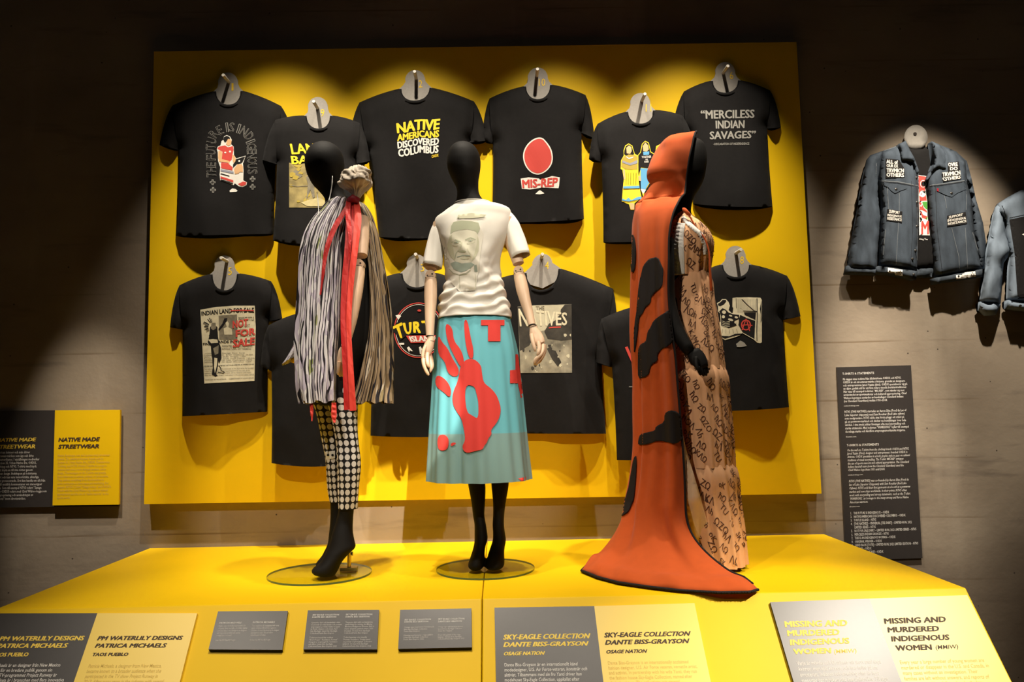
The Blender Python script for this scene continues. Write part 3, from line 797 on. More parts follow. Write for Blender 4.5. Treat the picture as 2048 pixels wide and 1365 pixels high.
S[7] = tee('plain-looking black t-shirt mostly hidden behind the left mannequin, lower row', NL=(600, 626), SL_=(537, 651), CLo=(521, 731), CLi=(544, 744), AL=(543, 738), HL=(543, 927), HR=(692, 929), AR=(700, 735), CRi=(700, 745), CRo=(728, 735), SR=(712, 650), NR=(650, 624), NB=(626, 655), peg=(617, 597), seed=8, numpos=(632, 616), mid_hem=6, **tb, **hl('7', 'shirt hidden behind the left mannequin'))
S[3] = tee('black t-shirt with yellow turtle island emblem, between the left and middle mannequins', NL=(802, 546), SL_=(752, 562), CLo=(728, 640), CLi=(746, 652), AL=(744, 646), HL=(741, 872), HR=(922, 872), AR=(920, 646), CRi=(922, 652), CRo=(944, 640), SR=(915, 562), NR=(866, 545), NB=(834, 577), peg=(831, 509), seed=9, numpos=(845, 536), mid_hem=3, **ta, **hl('3', 'turtle island shirt'))
S[4] = tee('large black t-shirt with grey the natives photo print behind the middle mannequin', NL=(1050, 545), SL_=(966, 568), CLo=(950, 650), CLi=(972, 700), AL=(970, 690), HL=(968, 866), HR=(1212, 868), AR=(1203, 720), CRi=(1200, 728), CRo=(1236, 700), SR=(1226, 578), NR=(1120, 537), NB=(1085, 582), peg=(1085, 509), seed=10, numpos=(1094, 531), mid_hem=1, **ta, **hl('4', 'natives shirt'))
S[12] = tee('black t-shirt with small red hand, mostly hidden behind the orange cape', NL=(1278, 611), SL_=(1203, 638), CLo=(1193, 725), CLi=(1224, 735), AL=(1224, 728), HL=(1234, 921), HR=(1392, 916), AR=(1390, 720), CRi=(1390, 730), CRo=(1416, 715), SR=(1400, 632), NR=(1340, 609), NB=(1310, 642), peg=(1310, 577), seed=11, mid_hem=2, **tb, num='12', show_hanger=False)
S[8] = tee('black t-shirt with white weaver and red circled letter print, lower right of the yellow board', NL=(1443, 529), SL_=(1399, 548), CLo=(1372, 635), CLi=(1394, 648), AL=(1395, 642), HL=(1400, 822), HR=(1578, 815), AR=(1566, 632), CRi=(1566, 640), CRo=(1601, 633), SR=(1574, 552), NR=(1501, 529), NB=(1473, 556), peg=(1482, 500), seed=12, numpos=(1484, 521), mid_hem=3, **ta, **hl('8', 'weaver shirt'))

# ------------------------------------------------------------------ what is printed on them
K = M
def P_build(n):
    t, p = S[n]
    p.build('print', t, smooth=False)

# 1 the future is indigenous
t, p = S[1]
z = zoom(400, 230, 8.03)
def arch_letters():
    Rr = 46; cx, cy = 462.5, 295
    txt = "THE FUTURE IS INDIGENOUS"
    # path of letter centres: left leg up, arc, right leg down
    path = [(422, 356), (421, 345), (420.5, 334)]
    L1 = [z((185, 968), )[0], z((182, 880), )[0], z((180, 800), )[0], None, z((178, 690), )[0], z((174, 600), )[0], z((172, 515), )[0], z((188, 415), )[0], z((220, 305), )[0], z((318, 245), )[0], None,
          z((435, 200), )[0], z((510, 200), )[0], None, z((622, 220), )[0], z((708, 262), )[0], z((793, 345), )[0], z((812, 430), )[0], z((825, 505), )[0], z((830, 585), )[0], z((832, 660), )[0], z((835, 740), )[0], z((838, 825), )[0], z((843, 915), )[0]]
    rots = [-88, -88, -88, 0, -86, -86, -87, -72, -55, -30, 0, -6, 4, 0, 18, 33, 50, 68, 80, 86, 88, 88, 87, 85]
    wid = [9.5, 9.5, 9, 0, 9.5, 10, 9, 11, 11, 10, 0, 5, 10, 0, 5, 12, 11, 5, 10, 9, 10, 10, 10, 10]
    for ch, c, r, wd in zip(txt, L1, rots, wid):
        if c is None: continue
        a = math.radians(r); hh = 19
        ex = np.array((math.cos(a), math.sin(a))); ey = np.array((-math.sin(a), math.cos(a)))
        c = np.array(c)
        for m_, b_, ly, gr in ((K['greyink'], .016, 0, 1.0), (K['ink_black'], -.012, 1, .0)):
            uv, Fc = glyphs(ch, bold=b_, res=2, norm=False)
            lo, hi = glyphs(ch, bold=.016, res=2, norm=False)[0][:, :2].min(0), glyphs(ch, bold=.016, res=2, norm=False)[0][:, :2].max(0)
            n_ = (uv[:, :2]-lo)/(hi-lo)
            Pp = c+(n_[:, :1]-.5)*ex*wd-(n_[:, 1:2]-.5)*ey*hh
            p.put(Pp, Fc, m_, ly+.035*uv[:, 2])
arch_letters()
for x, y in ((202, 1082), (210, 1205), (845, 1030), (845, 1155)):
    c = z((x, y))[0]
    for s_, m_, ly in ((5.6, K['greyink'], 0), (4.3, K['ink_black'], 1)):
        k_ = 1.9 if ly == 0 else .7
        p.poly(m_, [(c[0]-k_, c[1]-s_), (c[0]+k_, c[1]-s_), (c[0]+k_, c[1]-k_), (c[0]+s_, c[1]-k_), (c[0]+s_, c[1]+k_), (c[0]+k_, c[1]+k_), (c[0]+k_, c[1]+s_), (c[0]-k_, c[1]+s_), (c[0]-k_, c[1]+k_), (c[0]-s_, c[1]+k_), (c[0]-s_, c[1]-k_), (c[0]-k_, c[1]-k_)], ly)
p.poly(K['white'], z((330, 490), (345, 420), (375, 400), (385, 345), (430, 325), (480, 345), (510, 400), (500, 470), (540, 510), (545, 640), (580, 700), (735, 655), (690, 780), (700, 900), (695, 1050), (755, 1085), (745, 1130), (680, 1160), (620, 1145), (560, 1100), (540, 1130), (325, 1050), (315, 960), (325, 840), (290, 740), (285, 600), (270, 550), (285, 510)), 0)
p.poly(K['ink_red'], z((280, 545), (300, 510), (400, 490), (450, 520), (530, 500), (540, 560), (520, 650), (510, 720), (470, 760), (340, 770), (355, 650), (360, 590)), 1)
p.poly(K['ink_black'], z((375, 400), (385, 355), (430, 335), (475, 355), (485, 385), (450, 385), (430, 420), (400, 445)), 2)
p.poly(K['ink_skin'], z((430, 420), (450, 385), (490, 390), (508, 420), (495, 475), (455, 500), (420, 470)), 2)
p.poly(K['ink_skin'], z((295, 580), (350, 580), (358, 640), (350, 710), (440, 730), (480, 750), (470, 790), (430, 760), (310, 750), (290, 690)), 2)
p.poly(K['ink_skin'], z((520, 650), (545, 640), (575, 700), (570, 740), (545, 780), (525, 740)), 2)
p.poly(K['ink_red'], z((335, 775), (440, 770), (525, 840), (520, 890), (340, 855)), 2)
p.poly(K['ink_black'], z((575, 712), (728, 665), (672, 770), (590, 790), (530, 850), (530, 800)), 2)
p.ell(K['white'], *z((630, 740))[0], 1.9, 1.9, 3, 10)
p.poly(K['ink_skin'], z((545, 870), (600, 795), (670, 790), (690, 830), (688, 920), (640, 915), (620, 940), (560, 950)), 2)
p.poly(K['ink_greyblue'], z((330, 870), (540, 910), (540, 945), (330, 905)), 2)
p.poly(K['ink_red'], z((330, 985), (535, 1050), (535, 1085), (328, 1015)), 2)
p.poly(K['ink_black'], z((330, 1030), (530, 1095), (530, 1115), (330, 1050)), 2)
p.poly(K['ink_black'], z((330, 935), (470, 975), (470, 990), (330, 950)), 2)
p.poly(K['ink_red'], z((610, 1110), (690, 1070), (745, 1080), (735, 1120), (670, 1145)), 2)
p.ell(K['white'], *z((405, 605))[0], 2.2, 1.7, 3, 10); p.ell(K['white'], *z((482, 588))[0], 2.2, 2, 3, 10)
p.poly(K['white'], z((475, 1215), (520, 1180), (570, 1190), (605, 1220), (580, 1235), (480, 1240)), 0)
P_build(1)

# 9 land back
t, p = S[9]
z = zoom(520, 180, 4.015)
hk9 = dict(bold=.035)
p.text(K['ink_yellow'], "LAND", z((238, 432), (520, 428), (540, 505), (255, 518)), 1, **hk9)
p.text(K['ink_yellow'], "BACK", z((246, 530), (545, 520), (545, 590), (255, 597)), 2, **hk9)
M['sepia'] = mat('sepia_ink', (.30, .235, .085), .85, vary=.35, scale=25)
M['sepia_pale'] = mat('pale_sepia_ink', (.50, .42, .2), .85, vary=.2, scale=30)
p.poly(M['sepia'], z((234, 585), (300, 600), (420, 580), (540, 590), (545, 945), (234, 945)), 0, 10)
def blots(p, m, box, n, seed, lay, smin=2, smax=7, asp=1.4):
    r_ = random.Random(seed)
    for i in range(n):
        x, y = r_.uniform(box[0], box[2]), r_.uniform(box[1], box[3]); s_ = r_.uniform(smin, smax)
        k = 9; ph = r_.uniform(0, 6)
        p.poly(m, [(min(max(x+s_*asp*math.cos(a)*r_.uniform(.6, 1.2), box[0]), box[2]), min(max(y+s_*math.sin(a)*r_.uniform(.6, 1.2), box[1]), box[3])) for a in np.linspace(0, 6.28, k, endpoint=False)+ph], lay, 12)
blots(p, K['ink_mid'], (579, 328, 655, 372), 9, 3, 1.4, 3, 8)
blots(p, K['ink_olive'], (579, 330, 655, 414), 14, 4, 1.8, 2, 6)
p.line(K['ink_mid'], z((236, 765), (300, 775), (380, 770), (540, 780)), 1.2, 2.4)
p.poly(K['ink_mid'], z((370, 890), (385, 760), (370, 700), (400, 680), (430, 740), (440, 860), (425, 870), (405, 800)), 2.5)
p.poly(M['sepia_pale'], z((330, 905), (400, 880), (480, 865), (540, 900), (535, 935), (380, 935)), 2.2)
P_build(9)

# 2 native americans discovered columbus
t, p = S[2]
z = zoom(780, 225, 13.65)
def wavy(rows, tops):
    """text rows between wavy lines given at matching x"""
    pass
Lx = [165, 395, 640, 830, 1100, 1380]
cur = [[290, 255, 200, 170, 185, 160], [590, 570, 525, 480, 505, 465], [800, 770, 725, 680, 712, 672], [1005, 975, 935, 885, 925, 875], [1235, 1215, 1165, 1105, 1145, 1100]]
xL = [165, 195, 195, 210, 235]; xR = [1380, 1345, 1340, 1335, 1320]
def row(i, txt, m):
    uv, Fc = glyphs(txt, bold=.05, res=2)
    v0, v1 = (0.02, .96)
    out = []
    for a, b, _k in uv:
        vv = v0+(v1-v0)*b
        x = (xL[i]+(xR[i]-xL[i])*a)*(1-vv)+(xL[i+1]+(xR[i+1]-xL[i+1])*a)*vv
        y = np.interp(x, Lx, cur[i])*(1-vv)+np.interp(x, Lx, cur[i+1])*vv
        out.append(z((x, y))[0])
    p.put(out, Fc, m, 1+.035*uv[:, 2])
row(0, "NATIVE", K['ink_yellow']); row(1, "AMERICANS", K['ink_yellow']); row(2, "DISCOVERED", K['white']); row(3, "COLUMBUS", K['white'])
p.text(K['ink_yellow'], "OXDX", z((1135, 1165), (1322, 1130), (1325, 1205), (1140, 1250)), 1, bold=.03)
P_build(2)

# 10 mis-rep: lettering and a plain red badge
t, p = S[10]
z = zoom(940, 110, 3.9)
p.poly(K['white'], soft(z((440, 700), (500, 650), (560, 640), (600, 680), (640, 740), (650, 830), (610, 900), (540, 940), (470, 920), (420, 850), (410, 770))), 0)
p.poly(K['ink_red'], soft(z((448, 708), (503, 660), (558, 650), (594, 688), (630, 745), (640, 828), (603, 892), (540, 928), (475, 910), (430, 846), (420, 772))), 1)
p.poly(K['white'], z((395, 965), (460, 955), (540, 965), (545, 975), (640, 945), (700, 955), (695, 1020), (690, 1040), (560, 1035), (470, 1050), (405, 1045)), 0)
p.text(K['ink_red'], "MIS-REP", z((404, 975), (690, 955), (680, 1028), (410, 1040)), 1.5, bold=.045)
p.poly(K['white'], z((510, 1085), (530, 1065), (545, 1055), (560, 1065), (580, 1080), (545, 1088)), 0)
P_build(10)

# 11 three women
t, p = S[11]
z = zoom(1225, 275, 9.1)
p.poly(K['ink_yellow'], z((200, 240), (230, 150), (295, 108), (360, 150), (405, 300), (465, 330), (470, 570), (470, 700), (490, 900), (530, 1100), (400, 1200), (395, 1320), (330, 1320), (300, 1220), (170, 1165), (190, 900), (205, 760), (180, 590), (148, 575), (155, 420), (205, 330)), 0)
p.poly(K['ink_black'], z((215, 240), (240, 165), (295, 125), (350, 160), (395, 300), (360, 330), (240, 330), (210, 300)), 1)
p.poly(K['ink_skin'], z((250, 190), (300, 145), (345, 180), (350, 250), (320, 300), (260, 290)), 2)
p.poly(K['ink_olive'], z((210, 340), (290, 310), (400, 320), (460, 350), (455, 580), (330, 585), (230, 575), (160, 530), (165, 420)), 1)
p.poly(K['ink_greyblue'], z((180, 420), (320, 470), (455, 410), (455, 470), (320, 510), (180, 460)), 2)
p.poly(K['white'], z((250, 345), (300, 375), (380, 350), (380, 365), (300, 395), (250, 360)), 2)
p.poly(K['ink_skin'], z((190, 580), (225, 590), (235, 760), (205, 770)), 1)
p.poly(K['ink_blue'], z((195, 890), (490, 880), (495, 925), (195, 930)), 2)
p.line(K['ink_black'], z((195, 935), (495, 928)), 1.2, 3)
p.poly(K['ink_blue'], z((175, 1110), (240, 1140), (290, 1095), (340, 1145), (440, 1090), (520, 1075), (530, 1120), (300, 1165), (175, 1150)), 2)
p.line(K['ink_black'], z((175, 1155), (300, 1170), (530, 1125)), 1, 3)
for x in (250, 290, 335, 380, 430): p.line(K['ink_black'], z((x, 640), (x-4, 860)), .6, 2.5)
p.poly(K['ink_skin'], z((310, 1190), (395, 1200), (395, 1310), (330, 1310)), 1)
p.poly(K['ink_yellow'], z((455, 330), (505, 270), (535, 120), (595, 60), (660, 95), (700, 260), (765, 300), (800, 400), (790, 700), (700, 800), (600, 960), (560, 1080), (520, 960), (515, 800), (465, 740), (480, 560)), 0)
p.poly(K['ink_black'], z((470, 330), (515, 275), (545, 130), (595, 75), (650, 105), (690, 270), (755, 310), (780, 420), (640, 560), (520, 545), (475, 700)), 1)
p.poly(K['ink_skin'], z((550, 160), (600, 90), (650, 150), (660, 220), (620, 260), (560, 250)), 2)
p.poly(K['ink_blue'], z((555, 265), (670, 255), (665, 315), (565, 325)), 2)
p.poly(K['ink_blue'], z((510, 560), (640, 565), (700, 760), (600, 950), (515, 930)), 2)
p.poly(K['ink_skin'], z((470, 705), (515, 705), (520, 790), (480, 790)), 3)
p.text(K['white'], "TOGETHER", z((530, 340), (705, 330), (705, 372), (530, 378)), 2, bold=.02)
p.text(K['white'], "WE", z((598, 392), (645, 390), (645, 416), (598, 418)), 2, bold=.02)
p.text(K['white'], "RISE", z((582, 428), (660, 424), (660, 458), (582, 462)), 2, bold=.02)
p.poly(K['white'], z((515, 935), (610, 955), (560, 1030), (518, 960)), 2)
p.poly(K['ink_yellow'], z((780, 260), (795, 160), (860, 125), (900, 140), (900, 300), (850, 330)), 0)
p.poly(K['ink_skin'], z((815, 200), (860, 145), (900, 160), (900, 260), (840, 270)), 1)
P_build(11)

# 6 merciless indian savages
t, p = S[6]
z = zoom(1170, 110, 3.5)
bk = dict(bold=.035)
p.text(K['greyink'], "“MERCILESS", z((808, 388), (1188, 382), (1186, 442), (812, 448)), 1, **bk)
p.text(K['greyink'], "INDIAN", z((913, 460), (1118, 457), (1116, 512), (916, 516)), 1, **bk)
p.text(K['greyink'], "SAVAGES”", z((872, 536), (1198, 530), (1194, 583), (874, 592)), 1, **bk)
p.text(K['greyink'], "–DECLARATION OF INDEPENDENCE", z((898, 616), (1150, 613), (1150, 629), (898, 632)), 1, bold=.01)
P_build(6)

# 5 indian land for sale poster
t, p = S[5]
z = zoom(395, 605, 8.03)
p.poly(K['ink_cream'], z((45, 120), (300, 75), (600, 55), (920, 55), (935, 400), (915, 1265), (700, 1275), (400, 1290), (110, 1305)), 0, 8)
p.text(K['ink_black'], "INDIAN LAND FOR SALE", z((60, 150), (908, 88), (908, 168), (66, 222)), 1.2, wave=lambda x, y: (x, y-2.2*math.sin((x-400)/110*math.pi)), bold=.03)
p.poly(K['ink_mid'], z((340, 215), (635, 195), (640, 600), (350, 600)), 1)
p.poly(K['ink_cream'], z((420, 420), (470, 395), (450, 330), (480, 300), (505, 340), (495, 400), (550, 430), (560, 520), (430, 520)), 1.8)
p.poly(K['ink_black'], z((335, 430), (400, 340), (430, 260), (480, 250), (470, 300), (400, 400), (345, 455)), 2.2)
rr = random.Random(2)
for i in range(26):
    a = math.radians(rr.uniform(95, 265)); L_ = rr.uniform(100, 170)
    x0, y0 = 245, 400
    p.line(K['ink_black'] if i % 2 else K['ink_mid'], z((x0+70*math.cos(a), y0-80*math.sin(a)), (x0+L_*math.cos(a), y0-L_*math.sin(a))), rr.uniform(.6, 1.8), 1.2+i*.01)
p.poly(K['ink_black'], z((200, 400), (260, 350), (320, 400), (330, 560), (350, 650), (380, 740), (385, 900), (350, 985), (300, 870), (240, 900), (225, 840), (215, 700), (165, 640), (190, 540)), 1.6)
p.poly(K['ink_cream'], z((170, 600), (250, 590), (320, 600), (330, 650), (220, 660)), 2)
p.poly(K['ink_mid'], z((225, 330), (290, 330), (300, 420), (250, 450), (215, 420)), 1.9)
p.poly(K['ink_mid'], z((250, 740), (340, 690), (335, 820), (280, 850)), 2)
p.poly(K['ink_black'], z((235, 880), (330, 880), (330, 1020), (300, 1150), (320, 1180), (290, 1195), (230, 1160), (245, 1050)), 1.6)
p.poly(K['ink_cream'], z((270, 890), (320, 900), (310, 1020), (280, 1140), (265, 1040)), 2)
p.line(K['ink_black'], z((340, 1020), (370, 1050), (380, 1095), (435, 1125), (420, 1140), (330, 1125)), 1.4, 1.6)
p.text(K['ink_black'], "FINE", z((85, 655), (215, 650), (215, 690), (90, 695)), 1.2, bold=.03)
p.text(K['ink_black'], "LANDS IN THE WEST", z((300, 615), (915, 600), (915, 645), (300, 662)), 1.3, bold=.03)
p.text(K['ink_mid'], "PERFECT TITLE", z((658, 240), (905, 232), (905, 292), (660, 298)), 1.2, bold=.02)
p.text(K['ink_mid'], "EASY PAYMENTS\nPOSSESSION\nWITHIN THIRTY DAYS", z((680, 350), (900, 350), (900, 560), (680, 560)), 1.2)
p.text(K['ink_mid'], "IRRIGATED IRRIGABLE GRAZING\nAGRICULTURAL DRY FARMING", z((390, 690), (880, 690), (880, 760), (390, 765)), 1.2, bold=.01)
p.text(K['ink_mid'], "Location  Acres  Average  Price  Acres\nColorado  5,211.21  $7.27  Oklahoma  34,664\nIdaho  17,013.00  24.85  Oregon  1,020\nKansas  1,684.50  33.45  South Dakota  120,445\nMontana  11,034.00  9.86  Washington  4,879\nNebraska  5,641.00  36.65  Wisconsin  1,069", z((100, 810), (915, 800), (912, 965), (110, 975)), 1.2)
p.text(K['ink_black'], "FOR THE YEAR 1911 IT IS ESTIMATED THAT 350,000 ACRES WILL BE OFFERED FOR SALE", z((105, 1020), (908, 985), (908, 1005), (105, 1045)), 1.2, bold=.01)
p.text(K['ink_mid'], "For information as to the character of the land write for booklet\nIndian lands for sale to the superintendent of any one of the\nagencies listed below and the bids will be received until noon\nupon the opening of each reservation in the several states named", z((110, 1060), (905, 1045), (905, 1180), (115, 1190)), 1.2)
p.text(K['ink_mid'], "SECRETARY OF THE INTERIOR      COMMISSIONER OF INDIAN AFFAIRS", z((125, 1238), (905, 1205), (905, 1225), (125, 1256)), 1.2, bold=.01)
p.line(K['ink_red'], z((530, 135), (720, 128), (905, 135)), 2.2, 2.4)
for a_, q_ in (("NOT", z((555, 300), (815, 260), (820, 385), (565, 420))), ("FOR", z((600, 450), (920, 410), (930, 520), (615, 560))), ("SALE", z((560, 600), (925, 560), (930, 680), (570, 730)))):
    p.text(K['ink_red'], a_, q_, 2.6, bold=.04, shear=.1)
P_build(5)

# 3 turtle island
t, p = S[3]
z = zoom(780, 600, 10.5)
c = z((600, 640))[0]
def ring(m, r0, r1, ly):
    n = 60
    A = [(c[0]+r0[0]*math.cos(a), c[1]+r0[1]*math.sin(a)) for a in np.linspace(0, 2*math.pi, n, endpoint=False)]
    B = [(c[0]+r1[0]*math.cos(a), c[1]+r1[1]*math.sin(a)) for a in np.linspace(0, 2*math.pi, n, endpoint=False)]
    p.put(A+B, [(i, (i+1) % n, n+(i+1) % n, n+i) for i in range(n)], m, ly)
ring(K['ink_red'], (49.5, 55.5), (47.6, 53.6), 0)
ring(K['white'], (45.8, 51.8), (44.9, 50.9), 0)
p.poly(K['ink_black'], z((30, 640), (140, 480), (400, 440), (780, 400), (900, 440), (900, 720), (480, 720), (330, 760), (220, 850), (170, 760)), 1)
def tur(ch, q, b_=.06): p.text(K['ink_yellow'], ch, z(*q), 2, bold=b_)
tur("T", ((40, 570), (250, 470), (310, 800), (170, 810))); tur("U", ((258, 490), (455, 465), (450, 720), (330, 735))); tur("R", ((478, 462), (650, 445), (650, 700), (490, 690))); tur("T", ((650, 445), (880, 425), (820, 680), (730, 690)))
p.poly(K['ink_red'], z((335, 755), (1000, 740), (980, 890), (440, 910)), 1)
p.text(K['white'], "ISLAND", z((390, 768), (960, 745), (950, 870), (440, 885)), 2, bold=.05)
for q in (((115, 330), (190, 310), (235, 340), (175, 420)), ((165, 930), (225, 905), (297, 905), (295, 945), (210, 945)), ((355, 1010), (395, 980), (480, 1080), (440, 1080), (415, 1050), (405, 1105)), ((608, 1000), (640, 975), (690, 1060), (660, 1060), (650, 1140), (630, 1140))):
    p.poly(K['white'], z(*q), 1)
p.ell(K['ink_red'], *z((615, 225))[0], 4, 2.2, 1, 10)
P_build(3)

# 4 the natives: a plain grey street picture
t, p = S[4]
z = zoom(1025, 600, 8.8)
M['photo'] = mat('grey_photo', (.25, .225, .16), .8, vary=.55, scale=16)
M['photo_dark'] = mat('dark_photo', (.035, .03, .022), .85, vary=.5, scale=22)
M['photo_pale'] = mat('pale_photo', (.52, .48, .34), .8, vary=.15, scale=18)
p.poly(M['photo'], z((90, 120), (380, 92), (1040, 78), (1048, 1285), (140, 1290)), 0, 9)
p.poly(M['photo_pale'], z((300, 110), (915, 85), (880, 200), (700, 420), (560, 540), (480, 560), (300, 500)), .4)
p.poly(M['photo_dark'], z((92, 125), (240, 110), (330, 360), (420, 560), (300, 800), (130, 900)), .6)
p.poly(M['photo_dark'], z((850, 170), (920, 85), (1040, 80), (1045, 700), (860, 720), (620, 690), (560, 560), (640, 420), (760, 360), (840, 260)), .6)
p.poly(M['photo_dark'], z((600, 850), (760, 900), (860, 1100), (800, 1180), (700, 1050)), .7)
blots(p, M['photo_pale'], (1050, 668, 1142, 745), 16, 8, 1.1, 1.5, 4.5, .8)
blots(p, M['photo_dark'], (1040, 690, 1142, 745), 12, 9, .9, 2, 6, .7)
p.text(K['ink_mid'], "THE", z((408, 112), (560, 108), (562, 182), (415, 186)), 2, bold=.03)
p.text(K['ink_cream'], "NATIVES", z((100, 150), (962, 225), (962, 450), (130, 475)), 2, bold=.025)
p.line(K['ink_red'], z((640, 495), (720, 485), (850, 480)), 2.2, 2)
P_build(4)

# 12 red hand fingers
t, p = S[12]
z = zoom(1240, 560, 6.82)
p.line(K['ink_red'], z((85, 915), (130, 1020), (185, 1140), (240, 1200)), 5.5, 1)
p.line(K['ink_red'], z((165, 930), (185, 985), (230, 1060)), 4.5, 1.5)
p.ell(K['ink_red'], *z((270, 1220))[0], 14, 16, 1)
p.line(K['ink_red'], z((330, 1180), (390, 950)), 5.5, 1.5)
p.line(K['greyink'], [(1258, 774), (1274, 774)], 1.4, 1)
P_build(12)

# 8 weaver
t, p = S[8]
z = zoom(1425, 590, 12.41)
p.poly(K['ink_cream'], z((495, 80), (600, 65), (900, 60), (1190, 72), (1225, 130), (1225, 1180), (1180, 1205), (1110, 1190), (1040, 1130), (1060, 640), (690, 490), (760, 380), (700, 330), (640, 400), (560, 440), (500, 470), (515, 330), (495, 300)), 0)
p.poly(K['ink_black'], z((780, 430), (1080, 430), (1065, 620), (800, 500)), 1)
for x in range(620, 1110, 22): p.line(K['ink_mid'], z((x, 110), (x, 440)), .55, 1.3)
p.line(K['ink_black'], z((725, 110), (900, 280), (1040, 400), (1110, 415)), 1.3, 1.6)
p.line(K['ink_black'], z((760, 400), (1110, 415)), 1.2, 1.6)
p.line(K['ink_black'], z((1105, 90), (1110, 500), (1100, 900), (1105, 1150)), 1.6, 1.6)
p.line(K['ink_mid'], z((585, 90), (595, 330)), 1.6, 1.6)
p.poly(K['ink_black'], z((1195, 240), (1215, 110), (1218, 640), (1195, 700), (1200, 500), (1175, 350)), 1.5)
p.poly(K['ink_black'], z((690, 510), (1060, 645), (1035, 1110), (750, 940), (660, 780), (650, 600)), .6)
p.line(K['ink_cream'], z((750, 945), (1040, 1110), (1120, 1185)), 1.3, 1)
p.line(K['ink_cream'], z((690, 490), (860, 570), (1065, 640)), 1.3, 1)
p.poly(K['ink_cream'], z((110, 205), (180, 170), (240, 105), (330, 105), (400, 180), (430, 270), (400, 380), (480, 460), (560, 420), (700, 340), (760, 380), (680, 520), (660, 620), (640, 760), (700, 790), (750, 940), (680, 1010), (540, 1060), (310, 1125), (240, 1080), (100, 900), (140, 840), (130, 720), (200, 670), (195, 480), (140, 410), (135, 290)), .3)
p.poly(K['ink_black'], z((130, 225), (190, 190), (250, 130), (330, 130), (340, 165), (290, 230), (200, 280), (150, 270)), 1.3)
p.poly(K['ink_black'], z((165, 410), (250, 330), (330, 370), (400, 440), (500, 480), (660, 500), (660, 600), (540, 650), (600, 760), (400, 830), (215, 760), (215, 620), (205, 490)), 1.3)
for a_, b_, c_, d_ in ((285, 430, 4, 3.6), (270, 545, 3.2, 3), (450, 620, 5.5, 2.4), (450, 520, 3.4, 1.6), (590, 560, 3.4, 2.2), (570, 690, 2.4, 2)):
    p.ell(K['ink_cream'], *z((a_, b_))[0], c_, d_, 1.9, 12, rot=.3)
for i, yy in enumerate((670, 710, 750, 790)): p.line(K['ink_cream'], z((240, yy-20), (320, yy+10), (430, yy-10)), .9, 1.9)
for i, xx in enumerate((250, 330, 410, 500, 590)): p.line(K['ink_mid'], z((xx, 850), (xx-10+i*12, 960)), .7, 1.4)
p.poly(K['ink_black'], z((120, 890), (240, 1020), (420, 1030), (560, 970), (740, 960), (690, 995), (500, 1030), (310, 1090), (240, 1060)), 1.2)
cc = z((830, 750))[0]
n = 30
A = [(cc[0]+10*math.cos(a), cc[1]+11*math.sin(a)) for a in np.linspace(0, 2*math.pi, n, endpoint=False)]
B = [(cc[0]+7.6*math.cos(a), cc[1]+8.6*math.sin(a)) for a in np.linspace(0, 2*math.pi, n, endpoint=False)]
p.put(A+B, [(i, (i+1) % n, n+(i+1) % n, n+i) for i in range(n)], K['ink_red'], 2)
p.line(K['ink_red'], z((735, 880), (835, 590), (925, 900)), 2, 2.2)
p.line(K['ink_red'], z((720, 760), (860, 745), (990, 765)), 1.9, 2.4)
p.poly(K['greyink'], z((585, 1220), (640, 1180), (690, 1135), (740, 1160), (790, 1190), (850, 1270), (720, 1300), (610, 1300)), 1)
P_build(8)
# ================================================================== denim jackets on the concrete
M['denim'] = mat('dark_denim', (.052, .066, .085), .85, spec=.2, vary=.3, scale=26, bump=.3, bscale=700, stretch=(1, 1, .35))
M['denim_band'] = mat('dark_denim_band', (.045, .056, .07), .85, spec=.2, vary=.3, scale=40, bump=.3, bscale=700)
M['denim_pale'] = mat('washed_denim', (.17, .21, .26), .85, spec=.2, vary=.22, scale=18, bump=.3, bscale=700, stretch=(1, 1, .4))
M['stitch'] = mat('pale_stitching', (.15, .165, .18), .85)
M['seam'] = mat('dark_seam', (.018, .022, .03), .9)
M['button'] = mat('dark_button', (.05, .045, .04), .4, metal=.6)
M['label_white'] = mat('white_label', (.66, .62, .56), .8)

def piece(name, loop, base, T, R, m, parent, back=.02, step=8, seed=1, wr=.006, acc=None, wx=.04, wy=.012, **k):
    """padded cloth piece: outline in the photograph's frame, front at depth base+T, sides going back"""
    P, Tr = cdt([loop], step)
    L = [tuple(p) for p in loop]
    d = base+puff(P, list(zip(L, L[1:]+L[:1])), T, R)
    d = d+nz(P, wx, wy, seed, wr)
    Vf = np.array([U(p[0], p[1], -x) for p, x in zip(P, d)])
    n = len(P); Vb = Vf.copy(); Vb[:, 1] = -back
    a, b, c = Vf[Tr[0]]
    if np.cross(b-a, c-a)[1] > 0: Tr = Tr[:, ::-1]
    Fc = [tuple(f) for f in Tr]
    E = {}
    for f in Fc:
        for i in range(3): E[(f[i], f[(i+1) % 3])] = 1
    FF = Fc+[tuple(i+n for i in f[::-1]) for f in Fc]+[(b2, a2, a2+n, b2+n) for a2, b2 in E if (b2, a2) not in E]
    if acc is not None:
        q = len(acc[0]); acc[0].extend(tuple(v) for v in Vf); acc[1].extend(tuple(i+q for i in f) for f in Fc)
    return mk(name, np.vstack([Vf, Vb]), FF, m, parent, **k)
def smooth_loop(pts, n=60):
    P = np.array(list(pts)+[pts[0]], float)
    return [tuple(p) for p in spline(P, n)[:-1]]

